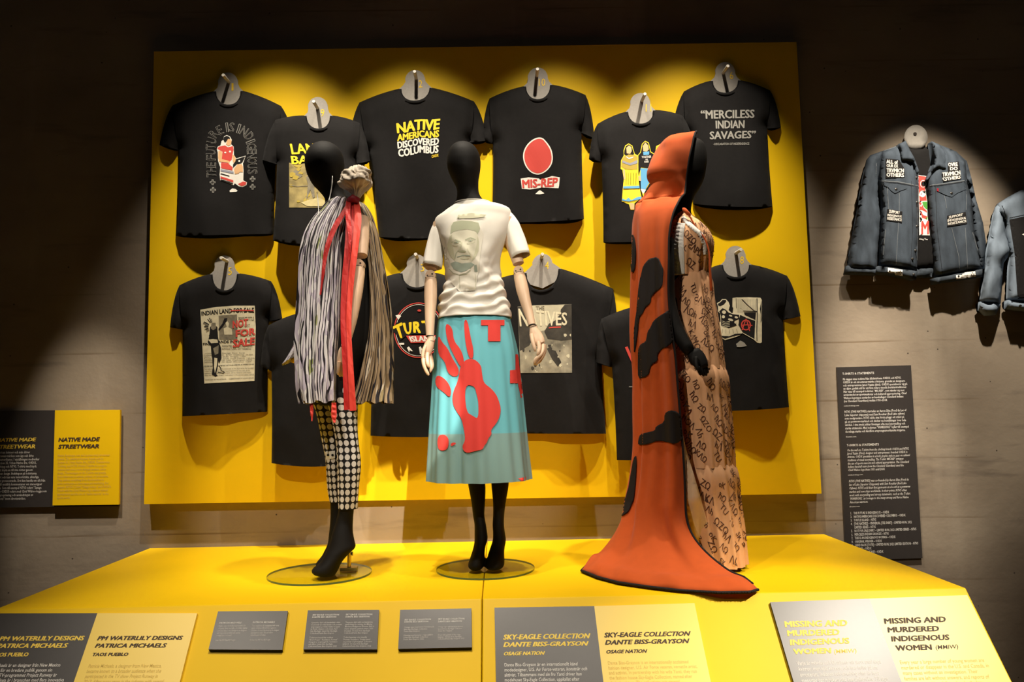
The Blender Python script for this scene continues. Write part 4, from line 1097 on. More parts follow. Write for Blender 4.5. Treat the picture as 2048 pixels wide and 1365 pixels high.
# ---- the open dark jacket
z1 = zoom(1660, 230, 3.103); z2 = zoom(1760, 300, 7.585); z3 = zoom(1760, 460, 9.31)
J = empty('denim_jacket', U(1835, 560, -.08), 'dark blue open denim jacket with white patches, hanging on the concrete right of the board', 'jacket')
acc = ([], [])
piece('sleeve', z1((330, 222), (250, 250), (228, 278), (195, 450), (160, 640), (130, 820), (105, 960), (290, 975), (300, 800), (318, 640), (303, 500), (303, 400), (312, 300)), .035, .055, 16, M['denim'], J, .03, seed=2, wr=.016, wx=.06, wy=.02, acc=acc)
piece('cuff', z1((110, 935), (290, 955), (288, 994), (95, 986)), .06, .03, 12, M['denim_band'], J, .03, seed=3, acc=acc)
piece('sleeve', z1((780, 226), (850, 288), (880, 400), (905, 520), (950, 670), (968, 790), (958, 955), (925, 960), (890, 720), (880, 540), (853, 430), (838, 290)), .03, .05, 12, M['denim'], J, .025, seed=4, wr=.012, acc=acc)
piece('front', z1((430, 185), (330, 222), (312, 300), (303, 410), (318, 560), (318, 700), (305, 938), (420, 950), (540, 968), (546, 800), (550, 600), (552, 480), (553, 360), (500, 260)), .055, .05, 18, M['denim'], J, .04, seed=5, wr=.014, acc=acc)
piece('front', z1((650, 175), (720, 200), (785, 228), (840, 288), (853, 430), (880, 540), (893, 720), (925, 870), (945, 958), (800, 985), (652, 1012), (636, 820), (615, 600), (602, 415), (645, 310)), .055, .05, 18, M['denim'], J, .04, seed=6, wr=.014, acc=acc)
piece('waistband', z1((300, 938), (420, 952), (540, 970), (535, 1022), (450, 1003), (355, 986), (292, 985)), .088, .012, 5, M['denim_band'], J, .04, seed=7, acc=acc)
piece('waistband', z1((650, 1012), (800, 985), (946, 956), (946, 1005), (880, 1014), (760, 1032), (657, 1048)), .088, .012, 5, M['denim_band'], J, .04, seed=8, acc=acc)
piece('waistband', z1((525, 952), (655, 945), (660, 1008), (525, 1012)), .03, .02, 7, M['denim_band'], J, .015, seed=9)
piece('collar', z1((427, 180), (470, 160), (500, 225), (522, 262), (552, 345), (546, 368), (515, 290), (440, 296), (432, 240)), .09, .035, 8, M['denim'], J, .05, seed=10, step=5, acc=acc)
piece('collar', z1((632, 163), (682, 185), (722, 240), (727, 352), (690, 342), (665, 333), (602, 408), (646, 300)), .09, .035, 8, M['denim'], J, .05, seed=11, step=5, acc=acc)
p = Print(acc[0], acc[1], .002)
st = M['stitch']; sm = M['seam']
for pts, w_, m_ in ((z1((305, 408), (420, 415), (550, 440)), 1.6, st), (z1((602, 440), (720, 425), (850, 405)), 1.6, st), (z1((305, 414), (420, 422), (550, 447)), 1.3, sm), (z1((602, 447), (720, 432), (850, 412)), 1.3, sm),
                    (z1((430, 485), (430, 600), (420, 760), (410, 930)), .9, st), (z1((355, 440), (365, 600)), .8, st), (z1((345, 712), (330, 870)), 1.2, st), (z1((338, 712), (322, 870)), 1, sm),
                    (z1((505, 410), (515, 700), (500, 940)), .8, sm), (z1((655, 440), (665, 700), (700, 1000)), .9, sm), (z1((710, 500), (725, 580)), .8, st), (z1((850, 460), (845, 590)), .8, st),
                    (z1((755, 700), (800, 880), (805, 970)), .9, st), (z1((840, 700), (855, 960)), .9, st), (z1((885, 730), (935, 900)), 1.2, st), (z1((893, 730), (942, 900)), 1, sm),
                    (z1((330, 224), (430, 190)), .9, st), (z1((290, 300), (285, 380)), .8, st), (z1((130, 930), (290, 952)), 1, sm), (z1((548, 480), (545, 700), (540, 950)), .8, st), (z1((608, 480), (622, 650), (645, 1000)), .9, st)):
    p.line(m_, pts, w_, 0)
p.build('stitching', J, smooth=False)
def patch(bg, texts, m_bg=None, nm='patch', thick=.003, tm=None, extra=None):
    p = Print(acc[0], acc[1], .0035)
    p.poly(m_bg or M['ink_black'], bg, 0, 3.5)
    for t_, q_ in texts: p.text(tm or M['label_white'], t_, q_, .5, bold=.05)
    if extra: extra(p)
    o = p.build(nm, J, smooth=False)
    return o
patch(z2((85, 130), (290, 150), (375, 290), (375, 410), (90, 430)), (("ALL of", z2((95, 145), (272, 160), (274, 215), (98, 205))), ("OUR EX", z2((100, 215), (276, 220), (276, 270), (100, 262))), ("TRVMICN", z2((100, 278), (365, 285), (362, 345), (100, 345))), ("OTHERS", z2((98, 350), (365, 352), (365, 415), (98, 405)))))
patch(z2((1030, 190), (1195, 175), (1215, 300), (1235, 440), (960, 485), (935, 360), (1030, 330)), (("OVRE", z2((1030, 195), (1175, 185), (1185, 245), (1040, 255))), ("DO", z2((1060, 262), (1180, 255), (1180, 305), (1062, 312))), ("TRVMICN", z2((945, 345), (1215, 310), (1225, 375), (945, 410))), ("OTHERS", z2((935, 420), (1228, 385), (1225, 435), (970, 475)))))
def bar(p): pass
patch(z2((110, 895), (340, 935), (335, 1105), (100, 1070)), (("SUPPORT", z2((140, 905), (305, 935), (298, 975), (135, 960))), ("INDIGENOUS", z2((115, 970), (330, 995), (330, 1030), (112, 1005))), ("RESISTANCE", z2((112, 1015), (332, 1040), (330, 1085), (112, 1060)))))
patch(z2((1020, 1000), (1300, 940), (1325, 1120), (1020, 1165)), (("SUPPORT", z2((1045, 1005), (1260, 960), (1255, 1000), (1040, 1045))), ("INDIGENOUS", z2((1025, 1055), (1300, 1015), (1305, 1050), (1025, 1095))), ("RESISTANCE", z2((1028, 1105), (1308, 1060), (1315, 1095), (1030, 1145)))))
def marks(cells):
    def f(p):
        for (x, y, r_) in cells: p.ell(M['ink_black'], *z3((x, y))[0], r_, r_*1.2, .6, 10)
    return f
patch(z3((148, 705), (420, 745), (420, 860), (145, 825)), (), M['label_white'], 'label', extra=marks([(182, 770, 1.8), (380, 765, .9), (405, 800, 1), (380, 828, .9), (360, 800, .8), (265, 790, .6), (308, 795, .7)]))
patch(z3((1412, 815), (1770, 770), (1785, 870), (1420, 925)), (), M['label_white'], 'label', extra=marks([(1466, 865, 2), (1720, 800, .9), (1750, 825, 1), (1735, 860, .9), (1705, 835, .8), (1580, 850, .6), (1635, 845, .7)]))
for pts in (z2((60, 490), (240, 525), (415, 562), (400, 590), (320, 615), (230, 660), (170, 620), (130, 570), (65, 540)), z2((880, 578), (1100, 560), (1310, 540), (1305, 600), (1180, 650), (1090, 715), (990, 682), (890, 632))):
    patch(pts, (), M['denim'], 'pocket_flap', .012)
patch(z2((862, 580), (905, 590), (900, 635), (865, 625)), (), M['darkred'], 'red_tab')
bv_ = BVHTree.FromPolygons(acc[0], acc[1])
for c in z2((548, 425), (560, 800), (555, 1165), (240, 600), (1080, 660))+z3((655, 390), (600, 545), (625, 835)):
    h = bv_.ray_cast(Vector(CAM), Vector(ray(*c)))
    if h[0] is None: continue
    q = np.array(h[0])
    MB().tube([q+np.array((0, .002, 0)), q-np.array((0, .004, 0)), q-np.array((0, .006, 0))], [.007, .007, .004], 14).build('button', M['button'], J, angle=40)
# t-shirt inside the jacket
iacc = ([], [])
IT = empty('inner_t_shirt', U(1845, 535, -.04), 'black t-shirt with red print worn under the open dark denim jacket', 't-shirt')
piece('body', z1((455, 190), (480, 205), (520, 213), (575, 212), (610, 190), (640, 165), (660, 300), (650, 600), (660, 942), (535, 944), (540, 500), (500, 300)), .044, .012, 10, M['black_cotton'], IT, .028, seed=20, wr=.003, acc=iacc)
p = Print(iacc[0], iacc[1], .0015)
p.poly(M['white'], z2((575, 380), (720, 400), (700, 480), (690, 620), (715, 780), (720, 1000), (755, 1297), (595, 1293), (595, 900), (580, 600)), 0)
p.poly(M['ink_red'], z2((585, 388), (713, 408), (692, 480), (684, 620), (710, 770), (600, 775), (592, 600)), 1)
p.ell(M['white'], *z2((655, 515))[0], 6.2, 7.4, 2); p.ell(M['ink_red'], *z2((655, 515))[0], 5.0, 6.2, 2.5); p.ell(M['ink_black'], *z2((660, 515))[0], 4.2, 5, 3)
p.ell(M['white'], *z2((645, 668))[0], 6.0, 6.6, 2); p.poly(M['ink_black'], z2((640, 630), (690, 625), (690, 670)), 3)
p.poly(M['ink_green'], z2((640, 785), (718, 785), (718, 910), (690, 890), (655, 850)), 1)
p.poly(M['ink_red'], z2((600, 790), (625, 800), (665, 880), (712, 925), (712, 955), (660, 920), (600, 905)), 1)
p.poly(M['ink_red'], z2((610, 930), (660, 990), (720, 1010), (720, 1060), (640, 1030)), 1)
p.poly(M['ink_green'], z2((690, 1030), (720, 1020), (720, 1065)), 2)
p.text(M['ink_red'], "M", z2((628, 1080), (742, 1075), (742, 1280), (628, 1282)), 2, bold=.03)
p.text(M['white'], "thing Tea", z3((728, 155), (890, 160), (888, 200), (728, 195)), 1, bold=.02)
p.build('print', IT, smooth=False)
# its round hanger and screw
hp = [(1832+23.5*math.cos(a), 275+25*math.sin(a)) for a in np.linspace(0, 2*math.pi, 30, endpoint=False)]
jh = piece('hanger', hp, .036, .0035, 3, M['hanger'], None, .033, step=12, wr=0, label='round grey hanger disc with a screw hole in the neck of the dark denim jacket', cat='hanger')
q = U(1830, 268, -.0405)
MB().tube([q+np.array((0, .03, 0)), q-np.array((0, .002, 0))], [.009, .009], 14).build('screw', M['wood_joint'], jh, angle=40)

# ---- pale washed jacket at the right edge of the photograph
J2 = empty('denim_jacket', U(2080, 620, -.08), 'pale washed denim jacket with black back panel, cut by the right edge', 'jacket')
a2 = ([], [])
piece('back', z1((1180, 470), (1110, 508), (1055, 545), (1040, 600), (1088, 650), (1095, 760), (1120, 880), (1105, 1155), (1250, 1172), (1560, 1150), (1545, 800), (1560, 600), (1420, 480), (1300, 430)), .05, .05, 18, M['denim_pale'], J2, .03, seed=31, wr=.012, acc=a2)
piece('sleeve', z1((1060, 538), (1030, 570), (1010, 650), (985, 800), (958, 980), (932, 1165), (1058, 1178), (1066, 1050), (1078, 920), (1128, 850), (1090, 720), (1085, 600)), .04, .05, 16, M['denim_pale'], J2, .03, seed=32, wr=.02, wx=.06, wy=.03, acc=a2)
piece('sleeve', z1((1560, 560), (1600, 640), (1640, 900), (1680, 1160), (1560, 1170), (1540, 900)), .04, .05, 16, M['denim_pale'], J2, .03, seed=33, acc=a2)
piece('cuff', z1((932, 1160), (928, 1212), (970, 1245), (1030, 1242), (1060, 1172), (1000, 1168)), .05, .045, 9, M['denim_pale'], J2, .03, seed=34, acc=a2)
piece('waistband', z1((1104, 1150), (1250, 1168), (1560, 1145), (1560, 1200), (1250, 1220), (1102, 1202)), .06, .045, 8, M['denim_pale'], J2, .03, seed=35, acc=a2)
p = Print(a2[0], a2[1], .003)
p.poly(M['ink_black'], z1((1113, 650), (1300, 610), (1480, 640), (1480, 1130), (1165, 1142), (1145, 850)), 0)
p.poly(M['white'], z1((1192, 742), (1215, 730), (1260, 740), (1230, 760)), 1)
p.build('black_panel', J2, smooth=False)
p = Print(a2[0], a2[1], .002)
for pts in (z1((1060, 545), (1085, 600), (1092, 720)), z1((1113, 640), (1300, 600)), z1((1085, 880), (1105, 1140)), z1((935, 1155), (1058, 1168)), z1((1107, 1158), (1250, 1175))):
    p.line(M['seam'], pts, 1.1, 0)
p.build('stitching', J2, smooth=False)
for c in z1((1180, 1185), (1090, 640)):
    h = BVHTree.FromPolygons(a2[0], a2[1]).ray_cast(Vector(CAM), Vector(ray(*c)))
    if h[0] is not None:
        q = np.array(h[0]); MB().tube([q+np.array((0, .002, 0)), q-np.array((0, .005, 0))], [.007, .006], 14).build('button', M['button'], J2, angle=40)
# ================================================================== the mannequins
def rows_at(rows, nv):
    R = np.array([list(r)+[np.nan]*(5-len(r)) for r in rows], float)
    y = R[:, 0]
    d = np.r_[0, np.cumsum(np.maximum(np.abs(np.diff(y)), .5*np.abs(np.diff(R[:, 1:3], axis=0)).max(1)))]
    S_ = spline(np.c_[d, R[:, :4]] if np.isnan(R[0, 4]) else np.c_[d, R], 400)
    x = np.linspace(0, d[-1], nv)
    return np.array([np.interp(x, S_[:, 0], S_[:, k]) for k in range(1, S_.shape[1])]).T
def loft(rows, Yc, n=48, nv=40, fold=None, cap=True, sup=1.0, open_=None):
    """horizontal rings through (row, left, right, half depth[, depth position]) of the silhouette"""
    R = rows_at(rows, nv)
    V, uv, Fc = [], [], []
    for j, r in enumerate(R):
        yc = r[4] if len(r) > 4 else Yc
        a, b = U(r[1], r[0], yc), U(r[2], r[0], yc)
        c = (a+b)/2; hw = np.linalg.norm(b-a)/2
        t = j/(nv-1)
        for i in range(n+1):
            th = 2*math.pi*(i/n)-math.pi/2*0
            cx_, sy_ = math.cos(th), math.sin(th)
            if sup != 1.0:
                cx_ = math.copysign(abs(cx_)**sup, cx_); sy_ = math.copysign(abs(sy_)**sup, sy_)
            f = fold(th, t) if fold else 0
            dx, dz_ = (f if not isinstance(f, tuple) else f[0]), (0 if not isinstance(f, tuple) else f[1])
            V.append((c[0]+(hw+dx)*cx_, yc-(r[3]+dx)*sy_, c[2]+dz_))
            uv.append((i/n, t))
    m = n+1
    for j in range(nv-1):
        for i in range(n):
            Fc.append((j*m+i, j*m+i+1, (j+1)*m+i+1, (j+1)*m+i))
    if cap:
        Fc.append(tuple(range(n-1, -1, -1))); Fc.append(tuple((nv-1)*m+i for i in range(n)))
    return V, Fc, uv
def closed_loft(*a, **k):
    """ring seams welded, for bodies"""
    n = k.get('n', 48); nv = k.get('nv', 40)
    V, Fc, uv = loft(*a, **k)
    m = n+1
    mp = {}
    V2 = []
    for j in range(nv):
        for i in range(n): mp[j*m+i] = len(V2); V2.append(V[j*m+i])
        mp[j*m+n] = mp[j*m]
    return V2, [tuple(mp[i] for i in f) for f in Fc]
def nn(x, y, z_=0.0): return noise.noise(Vector((x, y, z_)))
PXM = 3.28/F

def fuse(o, vox=.0052):
    r = o.modifiers.new('one_surface', 'REMESH'); r.mode = 'VOXEL'; r.voxel_size = vox; r.use_smooth_shade = True
    s = o.modifiers.new('soften', 'SMOOTH'); s.factor = .5; s.iterations = 4

def glass_mat():
    m = bpy.data.materials.new('float_glass'); m.use_nodes = True
    nt = m.node_tree; N = nt.nodes; L = nt.links
    N.remove(N['Principled BSDF'])
    tr = N.new('ShaderNodeBsdfTransparent'); tr.inputs[0].default_value = (.90, .93, .84, 1)
    gl = N.new('ShaderNodeBsdfGlossy'); gl.inputs['Roughness'].default_value = .03; gl.inputs[0].default_value = (.9, 1, .9, 1)
    lw = N.new('ShaderNodeLayerWeight'); lw.inputs[0].default_value = .5
    fr = N.new('ShaderNodeMath'); fr.operation = 'POWER'; fr.inputs[1].default_value = 5.0; L.new(lw.outputs['Facing'], fr.inputs[0])
    mx = N.new('ShaderNodeMixShader')
    L.new(fr.outputs[0], mx.inputs[0]); L.new(tr.outputs[0], mx.inputs[1]); L.new(gl.outputs[0], mx.inputs[2])
    L.new(mx.outputs[0], N['Material Output'].inputs[0])
    return m
M['glass'] = glass_mat()
M['glass_edge'] = mat('green_glass_edge', (.07, .14, .07), .2)
def glass_base(parent, px, py, rpx):
    c = UZ(px, py, PZ+.006)
    r = np.linalg.norm(UZ(px+rpx, py, PZ+.006)-c)
    n = 72; mb = MB()
    for zz, k in ((PZ+.0005, r), (PZ+.0075, r)): pass
    V = []
    for zz in (PZ+.0005, PZ+.008):
        V += [(c[0]+r*math.cos(a), c[1]+r*math.sin(a), zz) for a in np.linspace(0, 2*math.pi, n, endpoint=False)]
    mb.add(V, [tuple(range(n, 2*n))], 0)
    mb.add(V, [(i, (i+1) % n, n+(i+1) % n, n+i) for i in range(n)], 1)
    mb.build('glass_base', [M['glass'], M['glass_edge']], parent, smooth=False)
    return c
def T3(pts, Y):
    """pixel path to space, Y a number or one per point"""
    return [U(p[0], p[1], Y[i] if isinstance(Y, (list, tuple)) else Y) for i, p in enumerate(pts)]
def finger(mb, pts, Y, r, n=9):
    P = spline(T3(pts, Y), 9)
    rr = [r*(1.05-.3*i/8) for i in range(9)]; rr[-1] *= .55
    mb.tube(list(P)+[P[-1]+(P[-1]-P[-2])*.12], rr+[rr[-1]*.4], n)
def band(mb, a, b, r, mi=1): mb.tube([a, b], [r, r], 18, mi)

# ------------------------------------------------------------------ middle: white t-shirt, turquoise skirt
Y2 = -.72
m2 = empty('mannequin', UZ(971, 1137, PZ), 'black mannequin in white portrait t-shirt and turquoise skirt with red handprint', 'mannequin', 'mannequins on the plinth')
glass_base(m2, 971, 1137, 98)
b = MB()
b.add(*closed_loft([(285.5, 921, 929, .012), (288, 911, 940, .04), (294, 903, 949, .066), (304, 897, 956, .086), (320, 894, 961, .098), (336, 895, 961, .10), (350, 900, 959, .097), (362, 906, 957, .085), (371, 911, 957, .07), (380, 914, 957, .058), (392, 914, 960, .056), (402, 912, 968, .06), (412, 906, 984, .068), (424, 890, 1004, .08), (440, 882, 1012, .092), (470, 884, 1008, .105), (500, 890, 1000, .108), (540, 896, 996, .10), (575, 898, 998, .092), (610, 888, 1010, .10), (660, 880, 1016, .11), (720, 884, 1014, .10), (740, 890, 1008, .09)], Y2, n=40, nv=90))
for side, L_ in ((-1, [(720, 885, 950, .085), (800, 900, 952, .075), (870, 918, 958, .062), (930, 930, 964, .05), (974, 937, 971, .047), (1010, 943.5, 970, .043), (1032, 946, 969, .04), (1050, 949, 972, .042), (1067, 949, 974.5, .05), (1080, 949, 975.5, .056), (1090, 948, 972, .058), (1105, 944, 969.5, .06), (1120, 939, 969, .06), (1132, 935.5, 968, .058), (1138, 937, 966, .05), (1140, 942, 962, .03)]),
                 (1, [(720, 944, 1012, .085), (800, 960, 1010, .075), (870, 972, 1015, .062), (930, 980, 1019, .05), (974, 983, 1017, .047), (1010, 986, 1011, .043), (1032, 986, 1008.5, .04), (1050, 985, 1008, .042), (1067, 986, 1010, .05), (1083, 985, 1012, .056), (1092, 982, 1010, .058), (1107, 977, 1008.5, .06), (1122, 973, 1009, .06), (1133, 971, 1008, .058), (1139, 972, 1003, .05), (1141, 977, 996, .03)])):
    L2 = []
    for r in L_:
        fwd = 0 if r[0] < 1040 else (r[0]-1040)/100*.07
        heel = .02 if 1060 < r[0] < 1095 else 0
        L2.append((r[0], r[1], r[2], r[3], Y2-.0+heel*.6-fwd+.04))
    b.add(*closed_loft(L2, Y2, n=28, nv=60))
b.V = [(v[0], v[1], max(v[2], PZ+.009)) for v in b.V]
o = b.build('body', M['mannequin'], m2); fuse(o)
# wooden arms
def wood_arm(parent, up, fore, wrist, Yu, Yf, ru, rf, nm='arm'):
    mb = MB()
    P = spline(T3(up, Yu), 8); mb.tube(P, [ru[0]+(ru[1]-ru[0])*i/7 for i in range(8)], 20)
    P = spline(T3(fore, Yf), 14)
    k = np.linspace(0, 1, 14)
    rr = np.interp(k, [0, .06, .3, .7, 1], [rf[0]*.9, rf[0], rf[0]*1.06, (rf[0]+rf[1])/2, rf[1]])
    mb.tube(P, list(rr), 20)
    d = (P[1]-P[0])/np.linalg.norm(P[1]-P[0])
    e = P[0]-d*.012
    # elbow joint: pale ball with dark slot and pins
    mb.tube([e+np.array((-.0, .022, 0)), e+np.array((0, -.022, 0))], [rf[0]*.82, rf[0]*.82], 18)
    band(mb, P[0]-d*.0015, P[0]+d*.0008, rf[0]*.93)
    band(mb, P[-1]-d*.001, P[-1]+d*.001, rf[1]*1.03)
    mb.tube([e+np.array((.008, -.021, .004)), e+np.array((.008, -.0228, .004))], [.004, .004], 10, 1)
    mb.tube([e+np.array((-.012, -.021, -.002)), e+np.array((-.012, -.0228, -.002))], [.003, .003], 10, 1)
    return mb.build(nm, [M['wood'], M['wood_joint']], parent, angle=50)
wood_arm(m2, [(884, 450), (870, 500), (862, 538)], [(861.5, 557), (861, 610), (860, 640), (860, 673)], None, [-.72, -.73, -.75], [-.755, -.78, -.80, -.82], (.04, .026), (.0262, .0165))
wood_arm(m2, [(1012, 440), (1026, 490), (1037, 528)], [(1038, 548), (1050, 600), (1058, 628), (1064, 651)], None, [-.72, -.73, -.75], [-.755, -.785, -.80, -.82], (.04, .024), (.0255, .0155))
# hands
zr = zoom(1040, 620, 10.5)
h = MB()
pz = zr((283, 345), (290, 420), (330, 530), (390, 640), (430, 715))
h.tube(spline(T3(pz, [-.82, -.825, -.83, -.84, -.845]), 12), [(.012, .0165), (.013, .0165), (.014, .018), (.0145, .0215), (.015, .024), (.015, .026), (.015, .0265), (.0145, .0265), (.014, .026), (.0135, .025), (.0125, .023), (.011, .02)], 18)
band(h, *T3(zr((278, 345), (281, 352)), -.82), .0172)
finger(h, zr((245, 520), (265, 650), (300, 790), (322, 870)), [-.838, -.852, -.86, -.862], .0096)
finger(h, zr((385, 680), (405, 790), (395, 880), (362, 955)), [-.855, -.868, -.876, -.875], .0094)
finger(h, zr((485, 740), (478, 860), (420, 960), (330, 1040), (297, 1150)), [-.845, -.862, -.872, -.872, -.862], .0090)
finger(h, zr((505, 750), (500, 880), (450, 1000), (380, 1080), (330, 1165)), [-.832, -.845, -.852, -.852, -.845], .0088)
finger(h, zr((515, 740), (520, 850), (490, 960), (430, 1060), (395, 1120)), [-.82, -.828, -.832, -.832, -.828], .0078)
h.build('hand', [M['wood'], M['wood_joint']], m2, angle=60)
zl = zoom(830, 640, 11.37)
h = MB()
h.tube(spline(T3(zl((365, 395), (355, 480), (320, 580), (290, 680), (270, 790)), [-.82, -.825, -.83, -.835, -.84]), 12), [(.0145, .0155), (.0145, .0155), (.0145, .016), (.015, .0175), (.015, .019), (.015, .0205), (.015, .021), (.0145, .021), (.014, .0205), (.0135, .0195), (.012, .018), (.01, .015)], 18)
band(h, *T3(zl((365, 478), (364, 486)), -.824), .0168)
finger(h, zl((250, 600), (195, 720), (180, 850), (190, 905)), [-.838, -.852, -.86, -.86], .0092)
finger(h, zl((285, 770), (278, 880), (290, 1000), (325, 1085)), [-.85, -.866, -.872, -.866], .0090)
finger(h, zl((190, 880), (200, 1010), (245, 1140), (312, 1262)), [-.858, -.862, -.858, -.85], .0088)
finger(h, zl((330, 800), (350, 950), (370, 1080), (345, 1190)), [-.83, -.842, -.846, -.842], .0085)
finger(h, zl((345, 800), (385, 950), (395, 1060), (370, 1140)), [-.815, -.822, -.826, -.822], .0078)
h.build('hand', [M['wood'], M['wood_joint']], m2, angle=60)

# white t-shirt
M['white_cotton'] = mat('white_cotton', (.80, .765, .69), .85, spec=.25, vary=.02, scale=30, bump=.15, bscale=900, sheen=.05)
def tee_fold(th, t):
    y = 408+t*230
    low = np.clip((y-520)/60, 0, 1)*np.clip((640-y)/22, 0, 1)
    s = math.sin(th); c = math.cos(th)
    a = .0058*low*(.35+.65*np.clip((y-545)/40, 0, 1))*math.sin((y+9*c+16*nn(c*1.3+1, s*1.3, .3))*2*math.pi/20+2.0*nn(c*2.5, y*.03, 2))
    a += .007*low*nn(c*3, y*.07, 5)
    a += .009*nn(c*2.2+y*.012, y*.016, 8)*np.clip((y-430)/60, 0, 1)
    a -= .010*abs(nn(c*2.6+3+y*.01, s*1.2, y*.022))*np.clip((y-480)/50, 0, 1)*np.clip((636-y)/20, 0, 1)
    # drag lines from the chest to the waist
    a += .008*math.exp(-((c*60-(y-520)*.9+8)/9)**2)*np.clip((y-480)/30, 0, 1)*np.clip((590-y)/20, 0, 1)
    return a
Vt, Ft, uvt = loft([(407, 912, 979, .062), (410, 908, 990, .072), (414, 902, 1009, .08), (419, 894, 1019, .087), (426, 885, 1022, .092), (436, 872, 1023, .098), (450, 869, 1022, .108), (470, 872, 1017, .118), (500, 882, 1006, .122), (527, 887, 1002, .118), (553, 890, 1003, .112), (575, 886, 1010, .113), (595, 880, 1016, .118), (615, 876, 1020, .122), (637, 875.5, 1021.5, .125)], Y2, n=110, nv=110, fold=tee_fold, cap=False)
tsh = mk('t_shirt', Vt, Ft, M['white_cotton'], m2, uv=uvt, label='white short-sleeved t-shirt printed with a pale portrait')
sd = tsh.modifiers.new('cloth', 'SOLIDIFY'); sd.thickness = .003; sd.offset = -1
nk = [Vt[i] for i in range(110)]
mbn = MB(); nl = len(nk)
for k_ in range(nl):
    pass
ringp = [np.array(nk[i % nl]) for i in range(nl+1)]
MB().tube(ringp, (.004, .007), 8, side=(0, 0, 1)).build('neckband', M['white_cotton'], tsh)
def sleeve(path, Y, rad, seed):
    P = spline(T3(path, Y), 16)
    n = 32; V, Fc = [], []
    for i, p_ in enumerate(P):
        t_ = P[min(i+1, 15)]-P[max(i-1, 0)]; t_ /= np.linalg.norm(t_)
        a = np.array((0, -1.0, 0)); a = a-t_*(a@t_); a /= np.linalg.norm(a); b_ = np.cross(t_, a)
        r = np.interp(i/15, np.linspace(0, 1, len(rad)), rad)
        for k in range(n):
            th = 2*math.pi*k/n
            q = r*(1+.16*nn(math.cos(th)*1.5, math.sin(th)*1.5+i*.12, seed))
            V.append(p_+a*q*.95*math.cos(th)+b_*q*math.sin(th))
    for i in range(15):
        for k in range(n): Fc.append((i*n+k, i*n+(k+1) % n, (i+1)*n+(k+1) % n, (i+1)*n+k))
    o = mk('sleeve', V, Fc, M['white_cotton'], tsh)
    s_ = o.modifiers.new('cloth', 'SOLIDIFY'); s_.thickness = .003; s_.offset = -1
sleeve([(893, 438), (882, 455), (872, 490), (863, 534)], [-.72, -.725, -.735, -.75], [.030, .037, .040, .0435], 3)
sleeve([(1004, 425), (1016, 440), (1030, 475), (1042.5, 513)], [-.72, -.725, -.735, -.75], [.027, .037, .040, .0435], 6)
# the pale portrait
pm = {k: mat('portrait_tone_%d' % k, c, .85) for k, c in enumerate([(.68, .65, .51), (.55, .54, .39), (.41, .43, .30), (.32, .375, .31), (.765, .725, .62)])}
p = Print(Vt, [f for f in Ft], .0034)
z = zoom(870, 420, 6.207)
p.poly(pm[4], z((140, 250), (200, 160), (330, 120), (520, 130), (600, 300), (560, 560), (540, 760), (500, 1000), (300, 1010), (200, 900), (140, 700), (110, 450)), 0, 5)
p.poly(pm[0], z((160, 420), (180, 320), (230, 265), (330, 240), (440, 235), (520, 270), (545, 380), (540, 500), (500, 600), (450, 650), (330, 665), (250, 640), (180, 560), (150, 480)), .4, 5)
p.poly(pm[2], z((200, 200), (230, 150), (330, 130), (450, 140), (540, 160), (560, 230), (530, 300), (500, 262), (400, 240), (300, 250), (230, 270), (190, 300)), .8, 5)
p.poly(pm[1], z((150, 430), (185, 330), (212, 300), (205, 400), (225, 480), (240, 560), (250, 630), (200, 590), (160, 500)), .8, 5)
p.poly(pm[1], z((530, 330), (548, 400), (540, 510), (490, 610), (455, 640), (490, 540), (515, 440)), .8, 5)
p.poly(pm[1], z((290, 60), (450, 38), (640, 60), (600, 90), (450, 105), (270, 108)), .8, 5)
p.line(pm[2], z((205, 405), (255, 372), (318, 392)), 2, 1.2); p.line(pm[2], z((375, 372), (440, 345), (505, 370)), 2, 1.2)
p.ell(pm[2], *z((268, 405))[0], 5.2, 1.7, 1.2, 14); p.ell(pm[2], *z((440, 382))[0], 5.2, 1.6, 1.2, 14)
p.ell(pm[3], *z((270, 402))[0], 1.5, 1.4, 1.6, 10); p.ell(pm[3], *z((440, 380))[0], 1.5, 1.4, 1.6, 10)
p.line(pm[1], z((215, 440), (270, 450), (315, 430)), 1.4, 1.2); p.line(pm[1], z((395, 420), (445, 415), (495, 400)), 1.4, 1.2)
p.poly(pm[1], z((318, 390), (340, 400), (325, 480), (300, 525), (285, 510), (310, 460)), 1.2, 5)
p.ell(pm[2], *z((342, 517))[0], 7, 2.2, 1.3, 14)
p.line(pm[3], z((275, 585), (345, 566), (435, 572)), 1.8, 1.6)
p.ell(pm[1], *z((370, 602))[0], 9, 2.6, 1.3, 14)
p.line(pm[2], z((245, 610), (262, 540), (292, 500)), 1.6, 1.2); p.line(pm[1], z((400, 480), (430, 540), (445, 585)), 1.6, 1.2)
p.poly(pm[3], z((190, 665), (250, 640), (330, 668), (450, 655), (490, 680), (420, 745), (320, 775), (230, 735)), .9, 5)
p.line(pm[4], z((180, 720), (230, 775), (300, 795), (380, 778), (435, 735)), 2.4, 1.4); p.line(pm[2], z((175, 735), (225, 790), (300, 812), (390, 795), (440, 750)), 1, 1.4)
p.poly(pm[3], z((485, 690), (515, 680), (530, 770), (490, 770)), 1, 5); p.ell(pm[4], *z((150, 650))[0], 5, 9, 1.2, 14)
p.line(pm[1], z((300, 820), (310, 980)), 1, .8); p.line(pm[1], z((500, 800), (505, 980)), 1, .8)
p.build('print', tsh, label='pale green printed portrait')

